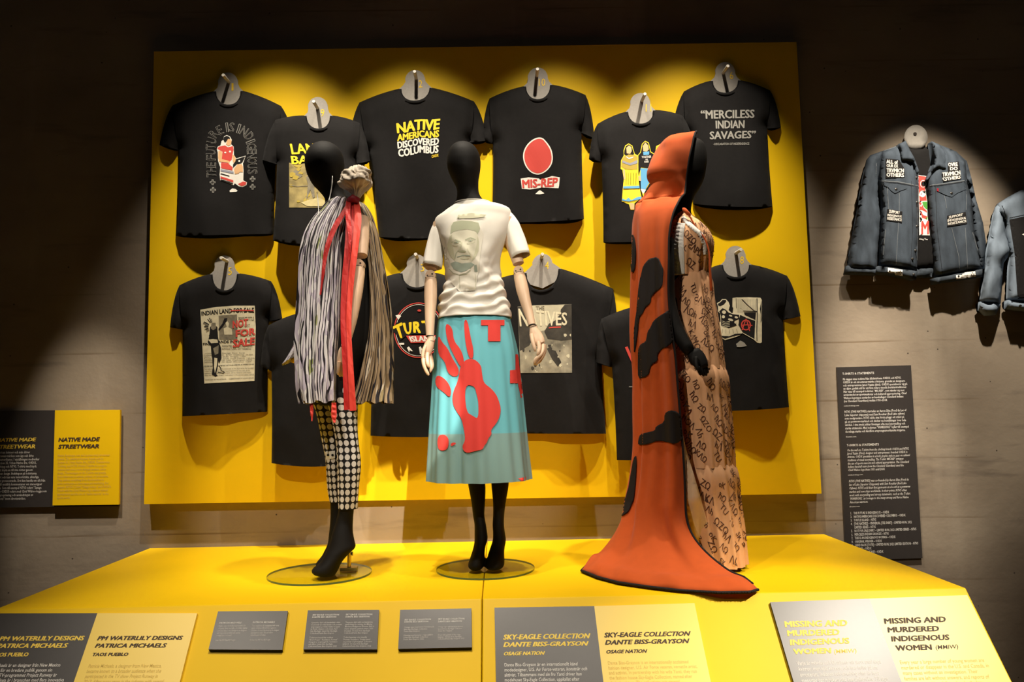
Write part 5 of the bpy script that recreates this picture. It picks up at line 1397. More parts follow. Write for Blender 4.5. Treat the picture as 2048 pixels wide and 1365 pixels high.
# turquoise skirt
def skirt_mat():
    m = mat('turquoise_crepe', (.145, .47, .54), .8, spec=.2, sheen=.05)
    nt = m.node_tree; N = nt.nodes; L = nt.links; b_ = N['Principled BSDF']
    uvn = N.new('ShaderNodeUVMap'); sx = N.new('ShaderNodeSeparateXYZ'); L.new(uvn.outputs[0], sx.inputs[0])
    gt = N.new('ShaderNodeMapRange'); gt.inputs[1].default_value = .712; gt.inputs[2].default_value = .718
    L.new(sx.outputs[1], gt.inputs[0])
    mx = N.new('ShaderNodeMix'); mx.data_type = 'RGBA'; mx.inputs[6].default_value = (.145, .47, .54, 1); mx.inputs[7].default_value = (.22, .36, .345, 1)
    L.new(gt.outputs[0], mx.inputs[0]); L.new(mx.outputs[2], b_.inputs['Base Color'])
    return m
M['skirt'] = skirt_mat()
M['hand_red'] = mat('printed_red', (.68, .055, .045), .8, spec=.2)
def skirt_fold(th, t):
    a = .004+.014*t
    w = .6*math.sin(13*th+.8)+.5*math.sin(8*th+2.1)+.5*math.sin(21*th+.5+t)
    p_ = abs(math.cos(th)) ** 2
    k = math.exp(-((th-1.93)/.07)**2)*1.4
    return a*(w*.42-k*.55*(1 if t > .02 else 0))*(1-.35*p_)
Vs, Fs, uvs = loft([(630, 880, 1017, .112), (645, 876, 1021, .118), (670, 872.5, 1027, .127), (700, 869, 1034, .135), (750, 866, 1040, .146), (800, 863.5, 1045, .156), (850, 860.5, 1050, .165), (900, 858, 1055, .174), (960, 855, 1062, .182)], Y2, n=220, nv=70, fold=skirt_fold, cap=False)
p = Print(Vs, Fs, .0042)
HR_ = M['hand_red']
p.poly(HR_, soft([(890, 645), (905, 655), (907, 682), (922, 699), (929, 723), (925, 740), (910, 716), (893, 679)]), 0, 5)
p.poly(HR_, soft([(876, 668), (884, 685), (895, 696), (904, 716), (917, 736), (918, 750), (908, 755), (895, 746), (890, 723), (875, 709)]), 0, 5)
p.poly(HR_, soft([(872, 748), (893, 760), (903, 780), (900, 797), (888, 785), (870, 773)]), 0, 5)
p.poly(HR_, soft([(928, 640), (935, 640), (942, 679), (947, 699), (946, 719), (938, 716), (932, 692), (929, 670)]), 0, 5)
p.poly(HR_, [soft(l_) for l_ in [[(920, 735), (928, 722), (944, 716), (962, 729), (964, 748), (967, 766), (982, 777), (993, 790), (999, 806), (1002, 820), (999, 835), (993, 847), (981, 861), (984, 868), (976, 878), (974, 886), (969, 891), (965, 900), (952, 902), (932, 908), (923, 895), (931, 881), (928, 860), (923, 837), (912, 822), (905, 807), (905, 787), (917, 760)], [(929, 770), (949, 772), (953, 788), (957, 804), (957, 839), (945, 832), (932, 824)]]], 0, 5)
p.poly(HR_, soft([(875, 873), (886, 869), (894, 873), (898, 881), (896, 898), (885, 903), (875, 898)]), 0, 5)
p.poly(HR_, soft([(901, 888), (907, 885), (913, 887), (908, 891), (902, 893)]), 0, 5)
p.poly(HR_, [(962, 640), (1009, 640), (1009, 651), (1001, 651), (1001, 683), (976, 683), (976, 651), (962, 651)], 0, 5)
p.poly(HR_, [(1031, 709), (1036, 709), (1047, 797), (1042, 797), (1036, 767), (1020, 767), (1020, 741), (1031, 740)], 0, 5)
p.poly(HR_, [(932, 966), (944, 966), (944, 975), (932, 975)], 0, 5)
p.poly(HR_, [(1036, 958), (1052, 954), (1052, 961), (1037, 964)], 0, 5)
V_, F_, mm, fm_, uv_ = join_print(p, Vs, Fs, [M['skirt']], uv=uvs)
mk('skirt', V_, F_, mm, m2, fm=fm_, uv=uv_, label='long turquoise skirt printed with a red hand and crosses')

# ------------------------------------------------------------------ left: striped tunic, dotted leggings
Y1 = -.76
m1 = empty('mannequin', UZ(640, 1147, PZ), 'black mannequin in striped tunic with red ribbons and black leggings with white dots', 'mannequin', 'mannequins on the plinth')
c1 = glass_base(m1, 640, 1147, 100)
b = MB()
b.add(*closed_loft([(285.5, 645, 654, .012), (288, 634, 665, .04), (294, 624, 675, .066), (304, 616, 683, .086), (318, 611, 687, .10), (332, 611, 688, .102), (346, 614, 687, .097), (358, 619, 686, .088), (370, 626, 686, .074), (378, 634, 687, .062), (388, 643, 690, .055), (398, 650, 696, .056), (410, 650, 712, .065), (425, 645, 728, .08), (450, 632, 735, .10), (480, 626, 744, .115), (520, 628, 746, .11), (570, 634, 750, .10), (640, 628, 752, .11), (700, 628, 746, .11), (740, 630, 724, .105), (790, 634, 710, .10), (812, 640, 708, .09)], Y1, n=40, nv=90))  # torso widened to the right, its black stands in for shade beside the arm
yl = Y1+.10
near = [(790, 658, 714, .075), (850, 669, 712, .064), (892, 677, 715, .056), (929, 678, 717, .058), (970, 679, 715, .05), (1016, 678, 708, .04), (1040, 673, 706, .038), (1067, 664.5, 706, .04), (1085, 659.5, 709.5, .042), (1096, 656, 711.5, .044), (1104, 652, 703, .046), (1112, 648.5, 695, .046), (1122, 643, 686, .048), (1132, 632, 680, .05), (1140, 622.5, 677, .05), (1147, 625, 673, .046), (1153, 640, 668, .03)]
near = [(r[0], r[1], r[2], r[3], Y1-.02-(max(0, r[0]-1040)/110)*.05) for r in near]
far = [(790, 628, 684, .075), (850, 641, 683, .064), (902, 652, 684, .054), (942, 656, 684, .052), (1003, 661, 690, .042), (1040, 661, 689, .04), (1070, 658, 688, .042), (1090, 655, 692, .044), (1100, 650, 690, .045), (1112, 644, 680, .046), (1124, 634, 672, .046), (1132, 630, 668, .04), (1137, 640, 660, .025)]
far = [(r[0], r[1], r[2], r[3], yl-.01) for r in far]
b.add(*closed_loft(near, Y1, n=28, nv=60)); b.add(*closed_loft(far, Y1, n=28, nv=50))
b.V = [(v[0], v[1], max(v[2], PZ+.009)) for v in b.V]
o = b.build('body', M['mannequin'], m1); fuse(o)
# spigot and its clamp
q0, q1 = U(698, 1137, -.70), U(699, 1100, -.70)
q0[2] = PZ+.008
mb = MB().tube([q0, q1], [.0085, .0085], 16)
mb.box((q0[0]-.035, q0[1]-.018, PZ+.008), (q0[0]+.035, q0[1]+.018, PZ+.022), 1)
s_ = U(704, 1108, -.70); mb.tube([s_-np.array((.02, 0, 0)), s_+np.array((.004, 0, 0))], [.004, .009], 12, 1)
mb.tube([q0+np.array((0, 0, .10)), q0+np.array((0, 0, .13))], [.013, .013], 16, 1)
mb.build('spigot', [M['brass'], M['metal']], m1, angle=40)

def stripe_mat(name, pal, n_=46, dark=(.012, .009, .012)):
    m = bpy.data.materials.new(name); m.use_nodes = True
    nt = m.node_tree; N = nt.nodes; L = nt.links; b_ = N['Principled BSDF']
    b_.inputs['Roughness'].default_value = .6; b_.inputs['Specular IOR Level'].default_value = .3
    uvn = N.new('ShaderNodeUVMap')
    def noi(sc, su, sv, off=0):
        mp = N.new('ShaderNodeMapping'); mp.inputs['Scale'].default_value = (su, sv, 1); mp.inputs['Location'].default_value = (off, off*.7, 0)
        L.new(uvn.outputs[0], mp.inputs['Vector'])
        x = N.new('ShaderNodeTexNoise'); x.inputs['Scale'].default_value = sc; x.inputs['Detail'].default_value = 2
        L.new(mp.outputs[0], x.inputs['Vector']); return x.outputs['Fac']
    def mth(op, a, b2=None):
        x = N.new('ShaderNodeMath'); x.operation = op
        for i, q in enumerate((a, b2)):
            if q is None: continue
            if isinstance(q, (int, float)): x.inputs[i].default_value = q
            else: L.new(q, x.inputs[i])
        return x.outputs[0]
    sx = N.new('ShaderNodeSeparateXYZ'); L.new(uvn.outputs[0], sx.inputs[0])
    x = mth('ADD', mth('MULTIPLY', sx.outputs[0], n_), mth('MULTIPLY', noi(1, 11, 3.4), 3.2))
    fr = mth('FRACT', x)
    ln = mth('LESS_THAN', fr, mth('ADD', mth('MULTIPLY', noi(1, 40, 9, 3), .9), -.14))
    cr = N.new('ShaderNodeValToRGB'); cr.color_ramp.interpolation = 'CONSTANT'
    e = cr.color_ramp.elements
    e[0].position = 0; e[0].color = (*pal[0][1], 1); e[1].position = pal[1][0]; e[1].color = (*pal[1][1], 1)
    for ps, c_ in pal[2:]:
        k = e.new(ps); k.color = (*c_, 1)
    L.new(noi(1, 22, 4, 9), cr.inputs[0])
    mx = N.new('ShaderNodeMix'); mx.data_type = 'RGBA'; mx.inputs[7].default_value = (*dark, 1)
    L.new(ln, mx.inputs[0]); L.new(cr.outputs[0], mx.inputs[6])
    # blotches
    v = N.new('ShaderNodeTexVoronoi'); mp = N.new('ShaderNodeMapping'); mp.inputs['Scale'].default_value = (9, 5, 1); L.new(uvn.outputs[0], mp.inputs[0]); L.new(mp.outputs[0], v.inputs['Vector']); v.inputs['Scale'].default_value = 1
    bl = mth('LESS_THAN', v.outputs['Distance'], .085)
    mx2 = N.new('ShaderNodeMix'); mx2.data_type = 'RGBA'; L.new(mth('MULTIPLY', bl, .8), mx2.inputs[0]); L.new(mx.outputs[2], mx2.inputs[6]); mx2.inputs[7].default_value = (.16, .04, .07, 1)
    L.new(mx2.outputs[2], b_.inputs['Base Color'])
    return m
M['tunic'] = stripe_mat('hand_painted_silk', [(0, (.20, .17, .22)), (.36, (.68, .64, .66)), (.47, (.5, .44, .52)), (.53, (.74, .71, .7)), (.63, (.30, .33, .12)), (.68, (.62, .58, .6))], 60)
M['tunic_back'] = stripe_mat('hand_painted_silk_back', [(0, (.22, .145, .075)), (.36, (.30, .215, .13)), (.5, (.24, .165, .09)), (.6, (.42, .35, .26)), (.66, (.2, .15, .07))], 46)
def tun_fold(seed, A=.012):
    def f(th, t):
        a = A*(.35+.8*t)
        return a*(math.sin(17*th+seed+1.2*nn(th*1.5, t*2, seed))+.7*math.sin(29*th+2*seed+1.5*nn(th*2, t*2.5, seed+4))+.8*nn(th*3, t*3, seed+9)), .006*t*math.sin(9*th+seed)*(1 if t > .9 else t)
    return f
Vb, Fb, ub = loft([(404, 703, 716, .03), (410, 701, 728, .06), (430, 701, 742, .10), (450, 722, 749, .11), (470, 729, 755, .12), (520, 735, 764, .13), (580, 739, 773, .135), (640, 741, 779, .14), (700, 736, 781, .15), (760, 720, 782, .16), (806, 702, 780, .165)], Y1+.06, n=130, nv=70, fold=tun_fold(2.0, .008), cap=False)
mk('tunic_back_panel', Vb, Fb, M['tunic_back'], m1, uv=ub, label='brown striped back panel of the tunic')
Vf, Ff, uf = loft([(398, 668, 704, .045), (404, 660, 710, .065), (420, 648, 712, .09), (440, 632, 713, .11), (470, 615, 712, .13), (500, 607, 708, .14), (560, 603, 704, .145), (620, 601, 700, .15), (680, 598, 697, .155), (740, 600, 694, .155), (780, 604, 692, .155), (805, 610, 691, .15)], Y1-.01, n=130, nv=80, fold=tun_fold(.4, .011), cap=False)
mk('tunic', Vf, Ff, M['tunic'], m1, uv=uf, label='white and lavender striped front of the pleated tunic')
# far sleeve end
Pz = spline(T3([(612, 655), (600, 680), (586, 712), (580, 722)], [-.66, -.66, -.66, -.66]), 8)
n = 24; V, Fc, uvq = [], [], []
for i, q in enumerate(Pz):
    for k in range(n+1):
        th = 2*math.pi*k/n; r = .012+.028*i/7+.003*math.sin(7*th)*i/7
        V.append(q+np.array((math.cos(th)*r*.85, math.sin(th)*r, math.cos(th)*r*.5))); uvq.append((k/n*.5, i/7*.3))
for i in range(7):
    for k in range(n): Fc.append((i*(n+1)+k, i*(n+1)+k+1, (i+1)*(n+1)+k+1, (i+1)*(n+1)+k))
mk('sleeve', V, Fc, M['tunic'], m1, uv=uvq)
MB().tube(T3([(588, 716), (585, 726)], -.66), [.012, .006], 10).build('sleeve_tassel', M['num'], m1)
# organza rosette at the shoulder
M['organza'] = mat('beige_organza', (.70, .60, .48), .75)
bm = bmesh.new(); bmesh.ops.create_icosphere(bm, subdivisions=5, radius=1)
cz = U(710, 368, Y1-.09)
V = []
for v in bm.verts:
    d = v.co.normalized(); q = Vector(d)
    az = math.atan2(d.x, -d.y)
    r = .064*(.86+.20*abs(math.sin(5.5*az+3*d.z+4*nn(d.x*1.5, d.y*1.5, d.z*1.5)))*(1-.3*abs(d.z))+.36*nn(d.x*1.7, d.y*1.7, d.z*1.7+3)+.10*abs(nn(d.x*6, d.y*6, d.z*6)))
    lo = np.clip((-d.z-.1)/.9, 0, 1)
    V.append(cz+np.array((d.x*r*(1-.72*lo), d.y*r*.9*(1-.72*lo), d.z*r*(1.0+.12*lo)+.01)))
Fc = [[v.index for v in f.verts] for f in bm.faces]; bm.free()
mk('organza_rosette', V, Fc, M['organza'], m1, label='crumpled beige organza rosette at the shoulder')
# wooden arm hanging in the slit
wood_arm(m1, [(722, 440), (724, 480), (723, 512)], [(718, 536), (712, 580), (703, 640), (690, 694)], None, [-.82, -.86, -.89], [-.90, -.92, -.93, -.93], (.036, .024), (.027, .0165))
h = MB()
h.tube(spline(T3([(689, 696), (685, 712), (681, 728)], [-.93, -.925, -.92]), 8), [(.013, .016), (.014, .02), (.014, .021), (.014, .021), (.013, .02), (.012, .019), (.011, .017), (.009, .014)], 16)
for i, (x, y) in enumerate(((676, 750), (680, 754), (685, 754), (690, 748))):
    finger(h, [(678+3*i, 724), (677+3*i, 738), (x, y)], [-.925+.012*i-.01, -.93+.012*i, -.92+.012*i], .0082)
finger(h, [(688, 704), (694, 720), (692, 732)], [-.94, -.95, -.95], .009)
h.build('hand', [M['wood'], M['wood_joint']], m1, angle=60)
# ribbons
def ribbon(name, pts, Y, w, m, parent, tw=.3, seed=0, notch=True):
    P = spline(T3(pts, Y), 26); V, Fc = [], []
    for i, q in enumerate(P):
        t_ = P[min(i+1, 25)]-P[max(i-1, 0)]; t_ /= np.linalg.norm(t_)
        a = np.array((1.0, -.0, 0)); a = a-t_*(a@t_); a /= np.linalg.norm(a); nrm = np.cross(t_, a)
        ww = (w if not isinstance(w, (list, tuple)) else np.interp(i/25, np.linspace(0, 1, len(w)), w))
        rr = tw*math.sin(i*.28+seed); d = a*math.cos(rr)+nrm*math.sin(rr)
        V += [q-d*ww/2, q+nrm*.003*math.sin(i+seed), q+d*ww/2]
    for i in range(25):
        for k in range(2): Fc.append((i*3+k, i*3+k+1, (i+1)*3+k+1, (i+1)*3+k))
    o = mk(name, V, Fc, m, parent, smooth=False)
    s_ = o.modifiers.new('cloth', 'SOLIDIFY'); s_.thickness = .0015
    return o
yr = Y1-.19
ribbon('ribbon', [(704, 402), (688, 425), (665, 465), (652, 505), (646, 550), (641, 590)], [Y1-.1, Y1-.13, Y1-.16, Y1-.175, Y1-.175, Y1-.165], [.03, .024, .022, .018, .012, .006], M['red'], m1, .3, 1)
ribbon('ribbon', [(702, 402), (699, 450), (694, 520), (690, 580), (686, 650)], [Y1-.1, Y1-.15, yr, yr, yr], [.03, .03, .025, .02, .012], M['darkred'], m1, .2, 2)
ribbon('ribbon', [(705, 400), (706, 440), (701, 500), (694, 560), (689, 640), (692, 720), (697, 820)], [Y1-.1, Y1-.15, yr-.01, yr-.01, yr-.02, yr-.03, yr-.02], [.036, .05, .045, .036, .030, .030, .034], M['red'], m1, .15, 3)
ribbon('ribbon', [(712, 402), (716, 430), (711, 490), (703, 560), (698, 640), (701, 730), (706, 822)], [Y1-.1, Y1-.15, yr-.02, yr-.025, yr-.03, yr-.035, yr-.025], [.024, .028, .026, .022, .018, .022, .026], M['coral'], m1, .2, 5)
ribbon('ribbon', [(697, 402), (696, 430), (700, 470), (698, 520)], [Y1-.12, Y1-.16, yr-.03, yr-.03], [.02, .02, .014, .006], M['red'], m1, .2, 6)
ribbon('ribbon_tail', [(622, 780), (623, 810), (624, 832), (624, 843)], [Y1-.14]*4, [.006, .011, .014, .003], M['coral'], m1, .1, 1)
ribbon('ribbon_tail', [(668, 806), (668, 815), (668, 832), (669, 846)], [Y1-.17]*4, [.018, .02, .022, .008], M['coral'], m1, .1, 2)
MB().tube(T3([(697, 402), (706, 397), (717, 401)], [Y1-.115, Y1-.13, Y1-.115]), [.012, .017, .012], 12).build('ribbon_knot', M['darkred'], m1)
# ear pendants
M['pendant'] = mat('pearl_white', (.75, .74, .7), .3)
MB().tube(spline(T3([(665, 352), (664, 368), (661, 388), (657, 405)], [Y1-.075, Y1-.08, Y1-.085, Y1-.10]), 10), [.0015, .002, .003, .0022, .0018, .003, .002, .0018, .003, .001], 8).build('earring', M['pendant'], m1)
MB().tube(spline(T3([(634, 384), (636, 402), (637, 418), (637, 432)], [Y1-.07, Y1-.09, Y1-.10, Y1-.12]), 10), [.0012, .0016, .002, .0016, .0014, .002, .0016, .0014, .002, .001], 8).build('earring', M['pendant'], m1)
# dotted leggings
def dots_mat():
    m = bpy.data.materials.new('dotted_jersey'); m.use_nodes = True
    nt = m.node_tree; N = nt.nodes; L = nt.links; b_ = N['Principled BSDF']
    b_.inputs['Roughness'].default_value = .75; b_.inputs['Specular IOR Level'].default_value = .25
    uvn = N.new('ShaderNodeUVMap'); mp = N.new('ShaderNodeMapping'); mp.inputs['Scale'].default_value = (11, 16, 1)
    L.new(uvn.outputs[0], mp.inputs[0])
    f = N.new('ShaderNodeVectorMath'); f.operation = 'FRACTION'; L.new(mp.outputs[0], f.inputs[0])
    s_ = N.new('ShaderNodeVectorMath'); s_.operation = 'SUBTRACT'; s_.inputs[1].default_value = (.5, .5, 0); L.new(f.outputs[0], s_.inputs[0])
    k = N.new('ShaderNodeVectorMath'); k.operation = 'MULTIPLY'; k.inputs[1].default_value = (1.05, 1, 0); L.new(s_.outputs[0], k.inputs[0])
    ln = N.new('ShaderNodeVectorMath'); ln.operation = 'LENGTH'; L.new(k.outputs[0], ln.inputs[0])
    lt = N.new('ShaderNodeMapRange'); lt.inputs[1].default_value = .43; lt.inputs[2].default_value = .40
    L.new(ln.outputs['Value'], lt.inputs[0])
    mx = N.new('ShaderNodeMix'); mx.data_type = 'RGBA'; mx.inputs[6].default_value = (.012, .01, .01, 1); mx.inputs[7].default_value = (.74, .70, .66, 1)
    L.new(lt.outputs[0], mx.inputs[0]); L.new(mx.outputs[2], b_.inputs['Base Color'])
    return m
M['dots'] = dots_mat()
rn = [(795, 652, 716, .084), (824, 660, 714, .076), (850, 666, 714, .07), (892, 674, 718, .062), (929, 675, 720.5, .064), (970, 676, 718.5, .056), (1000, 677, 716, .05), (1018, 677, 714.5, .046)]
rn = [(r[0], r[1], r[2], r[3], Y1-.02) for r in rn]
rf_ = [(795, 622, 690, .08), (824, 632, 688, .074), (850, 638, 687, .068), (902, 649, 688, .06), (942, 653, 687, .057), (975, 656, 687, .052), (1004, 660, 689, .048)]
rf_ = [(r[0], r[1], r[2], r[3], yl-.01) for r in rf_]
for nm, rr in (('legging', rn), ('legging', rf_)):
    Vl, Fl, ul = loft(rr, Y1, n=44, nv=50, cap=False, fold=lambda th, t: .0015*math.sin(3*th+14*t))
    ob = mk(nm, Vl, Fl, M['dots'], m1, uv=ul)
    if rr is rf_:
        p = Print(Vl, Fl, .005); p.poly(M['white'], [(650, 904), (670, 902), (670, 917), (652, 920)], 0)
        for x in (656, 665): p.ell(M['ink_black'], x, 911, 2.6, 2.4, .7, 12)
        p.build('white_tab', ob, smooth=False)

# ------------------------------------------------------------------ right: orange hooded cape over a letter-print dress
Y3 = -.66
m3 = empty('mannequin', UZ(1400, 1140, PZ), 'black mannequin in long orange hooded cape over a peach dress printed with letters', 'mannequin', 'mannequins on the plinth')
b = MB()
b.add(*closed_loft([(276, 1360, 1380, .015), (280, 1345, 1396, .045), (290, 1334, 1408, .07), (305, 1328, 1412, .083), (320, 1326, 1413, .088), (340, 1326, 1411, .088), (357, 1330, 1408, .083), (372, 1336, 1402, .074), (384, 1342, 1395, .064), (392, 1346, 1389, .056), (402, 1348, 1385, .052), (416, 1347, 1382, .052), (428, 1342, 1381, .062), (440, 1334, 1386, .09), (455, 1326, 1397, .13), (475, 1320, 1407, .15), (500, 1318, 1409, .15), (530, 1320, 1406, .13), (560, 1324, 1402, .115), (620, 1318, 1410, .14), (700, 1320, 1412, .14), (760, 1330, 1406, .12)], Y3, n=40, nv=90))
for dy in (-.07, .07):
    b.add(*closed_loft([(740, 1330, 1406, .07, Y3+dy), (850, 1345, 1404, .06, Y3+dy), (950, 1362, 1404, .05, Y3+dy), (1050, 1375, 1403, .04, Y3+dy), (1090, 1374, 1408, .042, Y3+dy), (1112, 1372, 1424, .042, Y3+dy), (1124-40*dy, 1390, 1436, .035, Y3+dy), (1128-60*dy, 1405, 1432, .02, Y3+dy)], Y3, n=24, nv=40))
b.V = [(v[0], v[1], max(v[2], PZ+.001)) for v in b.V]
o = b.build('body', M['mannequin'], m3); fuse(o)
# near arm, covered in black
h = MB()
h.tube(spline(T3([(1333, 478), (1332, 545), (1333, 605), (1350, 656), (1381, 706)], [Y3-.15, Y3-.16, Y3-.165, Y3-.195, Y3-.235]), 16), [.030, .032, .033, .034, .035]+[.036, .037, .038, .038, .038, .036, .034, .032, .029, .026, .023], 18)
h.tube(spline(T3([(1386, 702), (1398, 722), (1408, 737)], [Y3-.235, Y3-.25, Y3-.26]), 7), [(.017, .026), (.017, .031), (.017, .034), (.0165, .034), (.015, .031), (.013, .027), (.009, .02)], 16)
for i, (x0, y0, x1, y1) in enumerate(((1396, 734, 1402, 751), (1401, 733, 1408, 753), (1406, 731, 1413, 752), (1410, 728, 1416, 747))):
    finger(h, [(x0, y0), ((x0+x1)/2-.5, (y0+y1)/2), (x1, y1)], [Y3-.265+.006*i, Y3-.268+.006*i, Y3-.265+.006*i], .0082)
finger(h, [(1392, 715), (1393, 732), (1397, 742)], [Y3-.275, Y3-.29, Y3-.295], .009)
h.build('arm', M['mannequin'], m3)

# dress
M['peach'] = mat('peach_cotton', (.80, .44, .235), .8, spec=.2, vary=.04, scale=25, bump=.1, bscale=800)
M['letter'] = mat('brown_print', (.075, .024, .012), .85)
def dress_fold(A, n_, seed, gather=0.0):
    def f(th, t):
        return A*(.3+.7*t)*(math.sin(n_*th+seed+.8*nn(th*2, t*2, seed))+.6*math.sin(n_*1.7*th+seed*2)+.7*nn(th*4, t*2, seed+3))
    return f
dparts = []
dV, dF = [], []
def dress_tier(nm, rows, A, n_, seed, n=150, nv=40):
    V, Fc, uv = loft(rows, Y3, n=n, nv=nv, cap=False, fold=dress_fold(A, n_, seed))
    dparts.append((nm, V, Fc, uv))
dress_tier('bodice', [(430, 1350, 1372, .075), (445, 1334, 1388, .12), (460, 1324, 1404, .16), (475, 1318, 1414, .18), (491, 1314, 1420, .185), (526, 1314, 1418, .172), (545, 1318, 1415, .155), (560, 1322, 1413, .145)], .006, 14, 1.0, nv=34)
dress_tier('upper_tier', [(552, 1337, 1414, .145), (562, 1334, 1419, .155), (600, 1328, 1424, .17), (650, 1326, 1432, .185), (700, 1326, 1439, .195), (742, 1326, 1444, .20)], .0042, 17, 2.0)
dress_tier('middle_tier', [(735, 1330, 1441, .195), (745, 1326, 1447, .205), (800, 1326, 1454, .21), (860, 1328, 1459, .215), (930, 1332, 1463, .22)], .005, 19, 3.0)
dress_tier('lower_tier', [(924, 1336, 1461, .215), (936, 1334, 1467, .225), (990, 1340, 1473, .23), (1050, 1350, 1480, .235), (1117, 1360, 1485, .24)], .006, 17, 4.0)
rd = random.Random(11)
words = ["ΛΚΛ", "ΛΩh", "ĦOΛ", "hΛ", "ΩZO", "KΛΩ", "ƧΛPΩ", "ΛDΩ", "ΩhΩ", "Λh", "KΛ", "ΩZ", "ħΩ", "SK", "ΛΩ", "oK", "ZΩ", "TU"]
dress = None
for nm, V, Fc, uv in dparts:
    A = np.array(V); n1 = 151; nv = len(A)//n1; G = A.reshape(nv, n1, 3)
    hgt_ = np.linalg.norm(G[-1].mean(0)-G[0].mean(0))
    ctr = G.mean(1)
    def on(u, v):
        """point on the cloth, u round the body, v down"""
        x = (u % 1.0)*(n1-1); y = np.clip(v, 0, .999)*(nv-1)
        i, j = int(x), int(y); fx, fy = x-i, y-j
        q = (G[j, i]*(1-fx)+G[j, i+1]*fx)*(1-fy)+(G[j+1, i]*(1-fx)+G[j+1, i+1]*fx)*fy
        o_ = q-ctr[j]; o_[2] = 0
        return q+o_/np.linalg.norm(o_)*.0028
    circ = np.linalg.norm(np.diff(G[nv//2], axis=0), axis=1).sum()
    mb = MB(); v_m = .03
    while v_m < hgt_-.022:
        u_m = rd.uniform(0, .05)
        while u_m < circ-.06:
            s_ = rd.choice(words); size = rd.uniform(.026, .034); a = math.radians(rd.uniform(15, 75) if nm != 'bodice' else rd.uniform(5, 40))
            gl, Fg = glyphs(s_, bold=.004, res=2, norm=False)
            if len(gl):
                q = (gl[:, :2]-gl[:, :2].mean(0))*size/.72
                dx = q[:, 0]*.82*math.cos(a)+q[:, 1]*math.sin(a); dy = q[:, 0]*.82*math.sin(a)-q[:, 1]*math.cos(a)
                vv = (v_m+dy)/hgt_
                if vv.min() > .01 and vv.max() < .985:
                    mb.add([on((u_m-x_)/circ if False else 1-(u_m+x_)/circ, y_) for x_, y_ in zip(dx, vv)], Fg)
            u_m += rd.uniform(.06, .088)
        v_m += rd.uniform(.046, .056)
    k = len(V)
    V_ = list(map(tuple, V))+mb.V
    F_ = [tuple(f) for f in Fc]+[tuple(i+k for i in f) for f in mb.F]
    fm_ = [0]*len(Fc)+[1]*len(mb.F)
    uv_ = list(uv)+[(0, 0)]*len(mb.V)
    if dress is None:
        dress = mk('dress', V_, F_, [M['peach'], M['letter']], m3, fm=fm_, uv=uv_, label='peach tiered dress printed with brown letters')
        bodV, bodF = V, Fc
    else:
        mk(nm, V_, F_, [M['peach'], M['letter']], dress, fm=fm_, uv=uv_)
# lace on the bodice
M['lace'] = mat('white_lace', (.82, .79, .74), .8, bump=.5, bscale=350)
def lace(path, w_in, w_out, sc, seed):
    """scalloped strip along a path in the photograph's frame laid on the bodice"""
    L_ = np.array(spline(np.array(path, float), 70)); t_ = np.gradient(L_, axis=0); t_ /= np.linalg.norm(t_, axis=1)[:, None]
    nr = np.c_[-t_[:, 1], t_[:, 0]]
    s_ = np.r_[0, np.cumsum(np.linalg.norm(np.diff(L_, axis=0), axis=1))]
    o_ = w_out*(.72+.28*np.abs(np.sin(s_*math.pi/sc)))
    pl = Print(bodV, bodF, .005)
    A = [tuple(x) for x in L_+nr*o_[:, None]]; B = [tuple(x) for x in L_-nr*w_in]; Cc = [tuple(x) for x in L_]
    nL = len(A)
    pl.put(A+Cc+B, [(i, i+1, nL+i+1, nL+i) for i in range(nL-1)]+[(nL+i, nL+i+1, 2*nL+i+1, 2*nL+i) for i in range(nL-1)], M['lace'], 0)
    o = pl.build('lace_trim', dress)
    if o:
        s2 = o.modifiers.new('cloth', 'SOLIDIFY'); s2.thickness = .002
lace([(1359, 446), (1356, 474), (1357, 508), (1358, 540), (1358, 558)], 11, 15, 8, 1)
lace([(1364, 434), (1376, 446), (1390, 459), (1402, 470), (1408, 486), (1411, 510)], 4.5, 4.5, 6, 2)

# the cape: hood and mantle, open towards the right
M['orange'] = mat('rust_crepe', (.50, .082, .013), .85, spec=.2, vary=.04, scale=30, bump=.15, bscale=900, sheen=.08)
M['cape_black'] = mat('black_print', (.017, .014, .014), .85, spec=.2)
M['cream_lining'] = mat('cream_lining', (.72, .50, .31), .8)
crow = [(270.5, 1362, 1392.5, .03), (273, 1346, 1393, .06), (279, 1330, 1392, .09), (286, 1321, 1390, .105), (308, 1310, 1386, .118), (330, 1299, 1381, .122), (347, 1292, 1378, .12), (356, 1293, 1377, .118), (366, 1300, 1375, .112), (378, 1295, 1373, .106), (392, 1286, 1371, .10), (403, 1279, 1369, .102), (411, 1274, 1362, .115), (420, 1270.5, 1359, .145), (432, 1268, 1355, .18), (450, 1266.5, 1348, .205), (470, 1266, 1343, .22), (494, 1266, 1339.5, .228), (540, 1266.5, 1338.5, .235), (594, 1267, 1338, .24), (640, 1267.5, 1341, .245), (680, 1268, 1346, .25), (720, 1269.5, 1352, .255), (777, 1271.5, 1357, .26), (828, 1273, 1361.5, .265), (890, 1272, 1367, .27), (952, 1266, 1371, .275), (1003, 1256, 1372.5, .28)]
NA, NVC = 120, 150
R = rows_at(crow, NVC)
CV = []
def cape_disp(ph, yy, j):
    k = np.clip((yy-430)/200, 0, 1)
    a = .013*k*(math.sin(9*ph+.6+.5*nn(ph, yy*.004, 1))+.6*math.sin(15*ph+2+.6*nn(ph*2, yy*.004, 2)))
    hd = np.clip((420-yy)/30, 0, 1)
    a += .012*hd*nn(ph*1.6+yy*.012, yy*.018, 5)
    pin_ = math.exp(-((yy-408)/9)**2)
    a += .010*pin_*math.sin(11*ph+1)
    a += .007*np.clip((yy-415)/30, 0, 1)*nn(ph*2.5, yy*.01, 7)
    return a
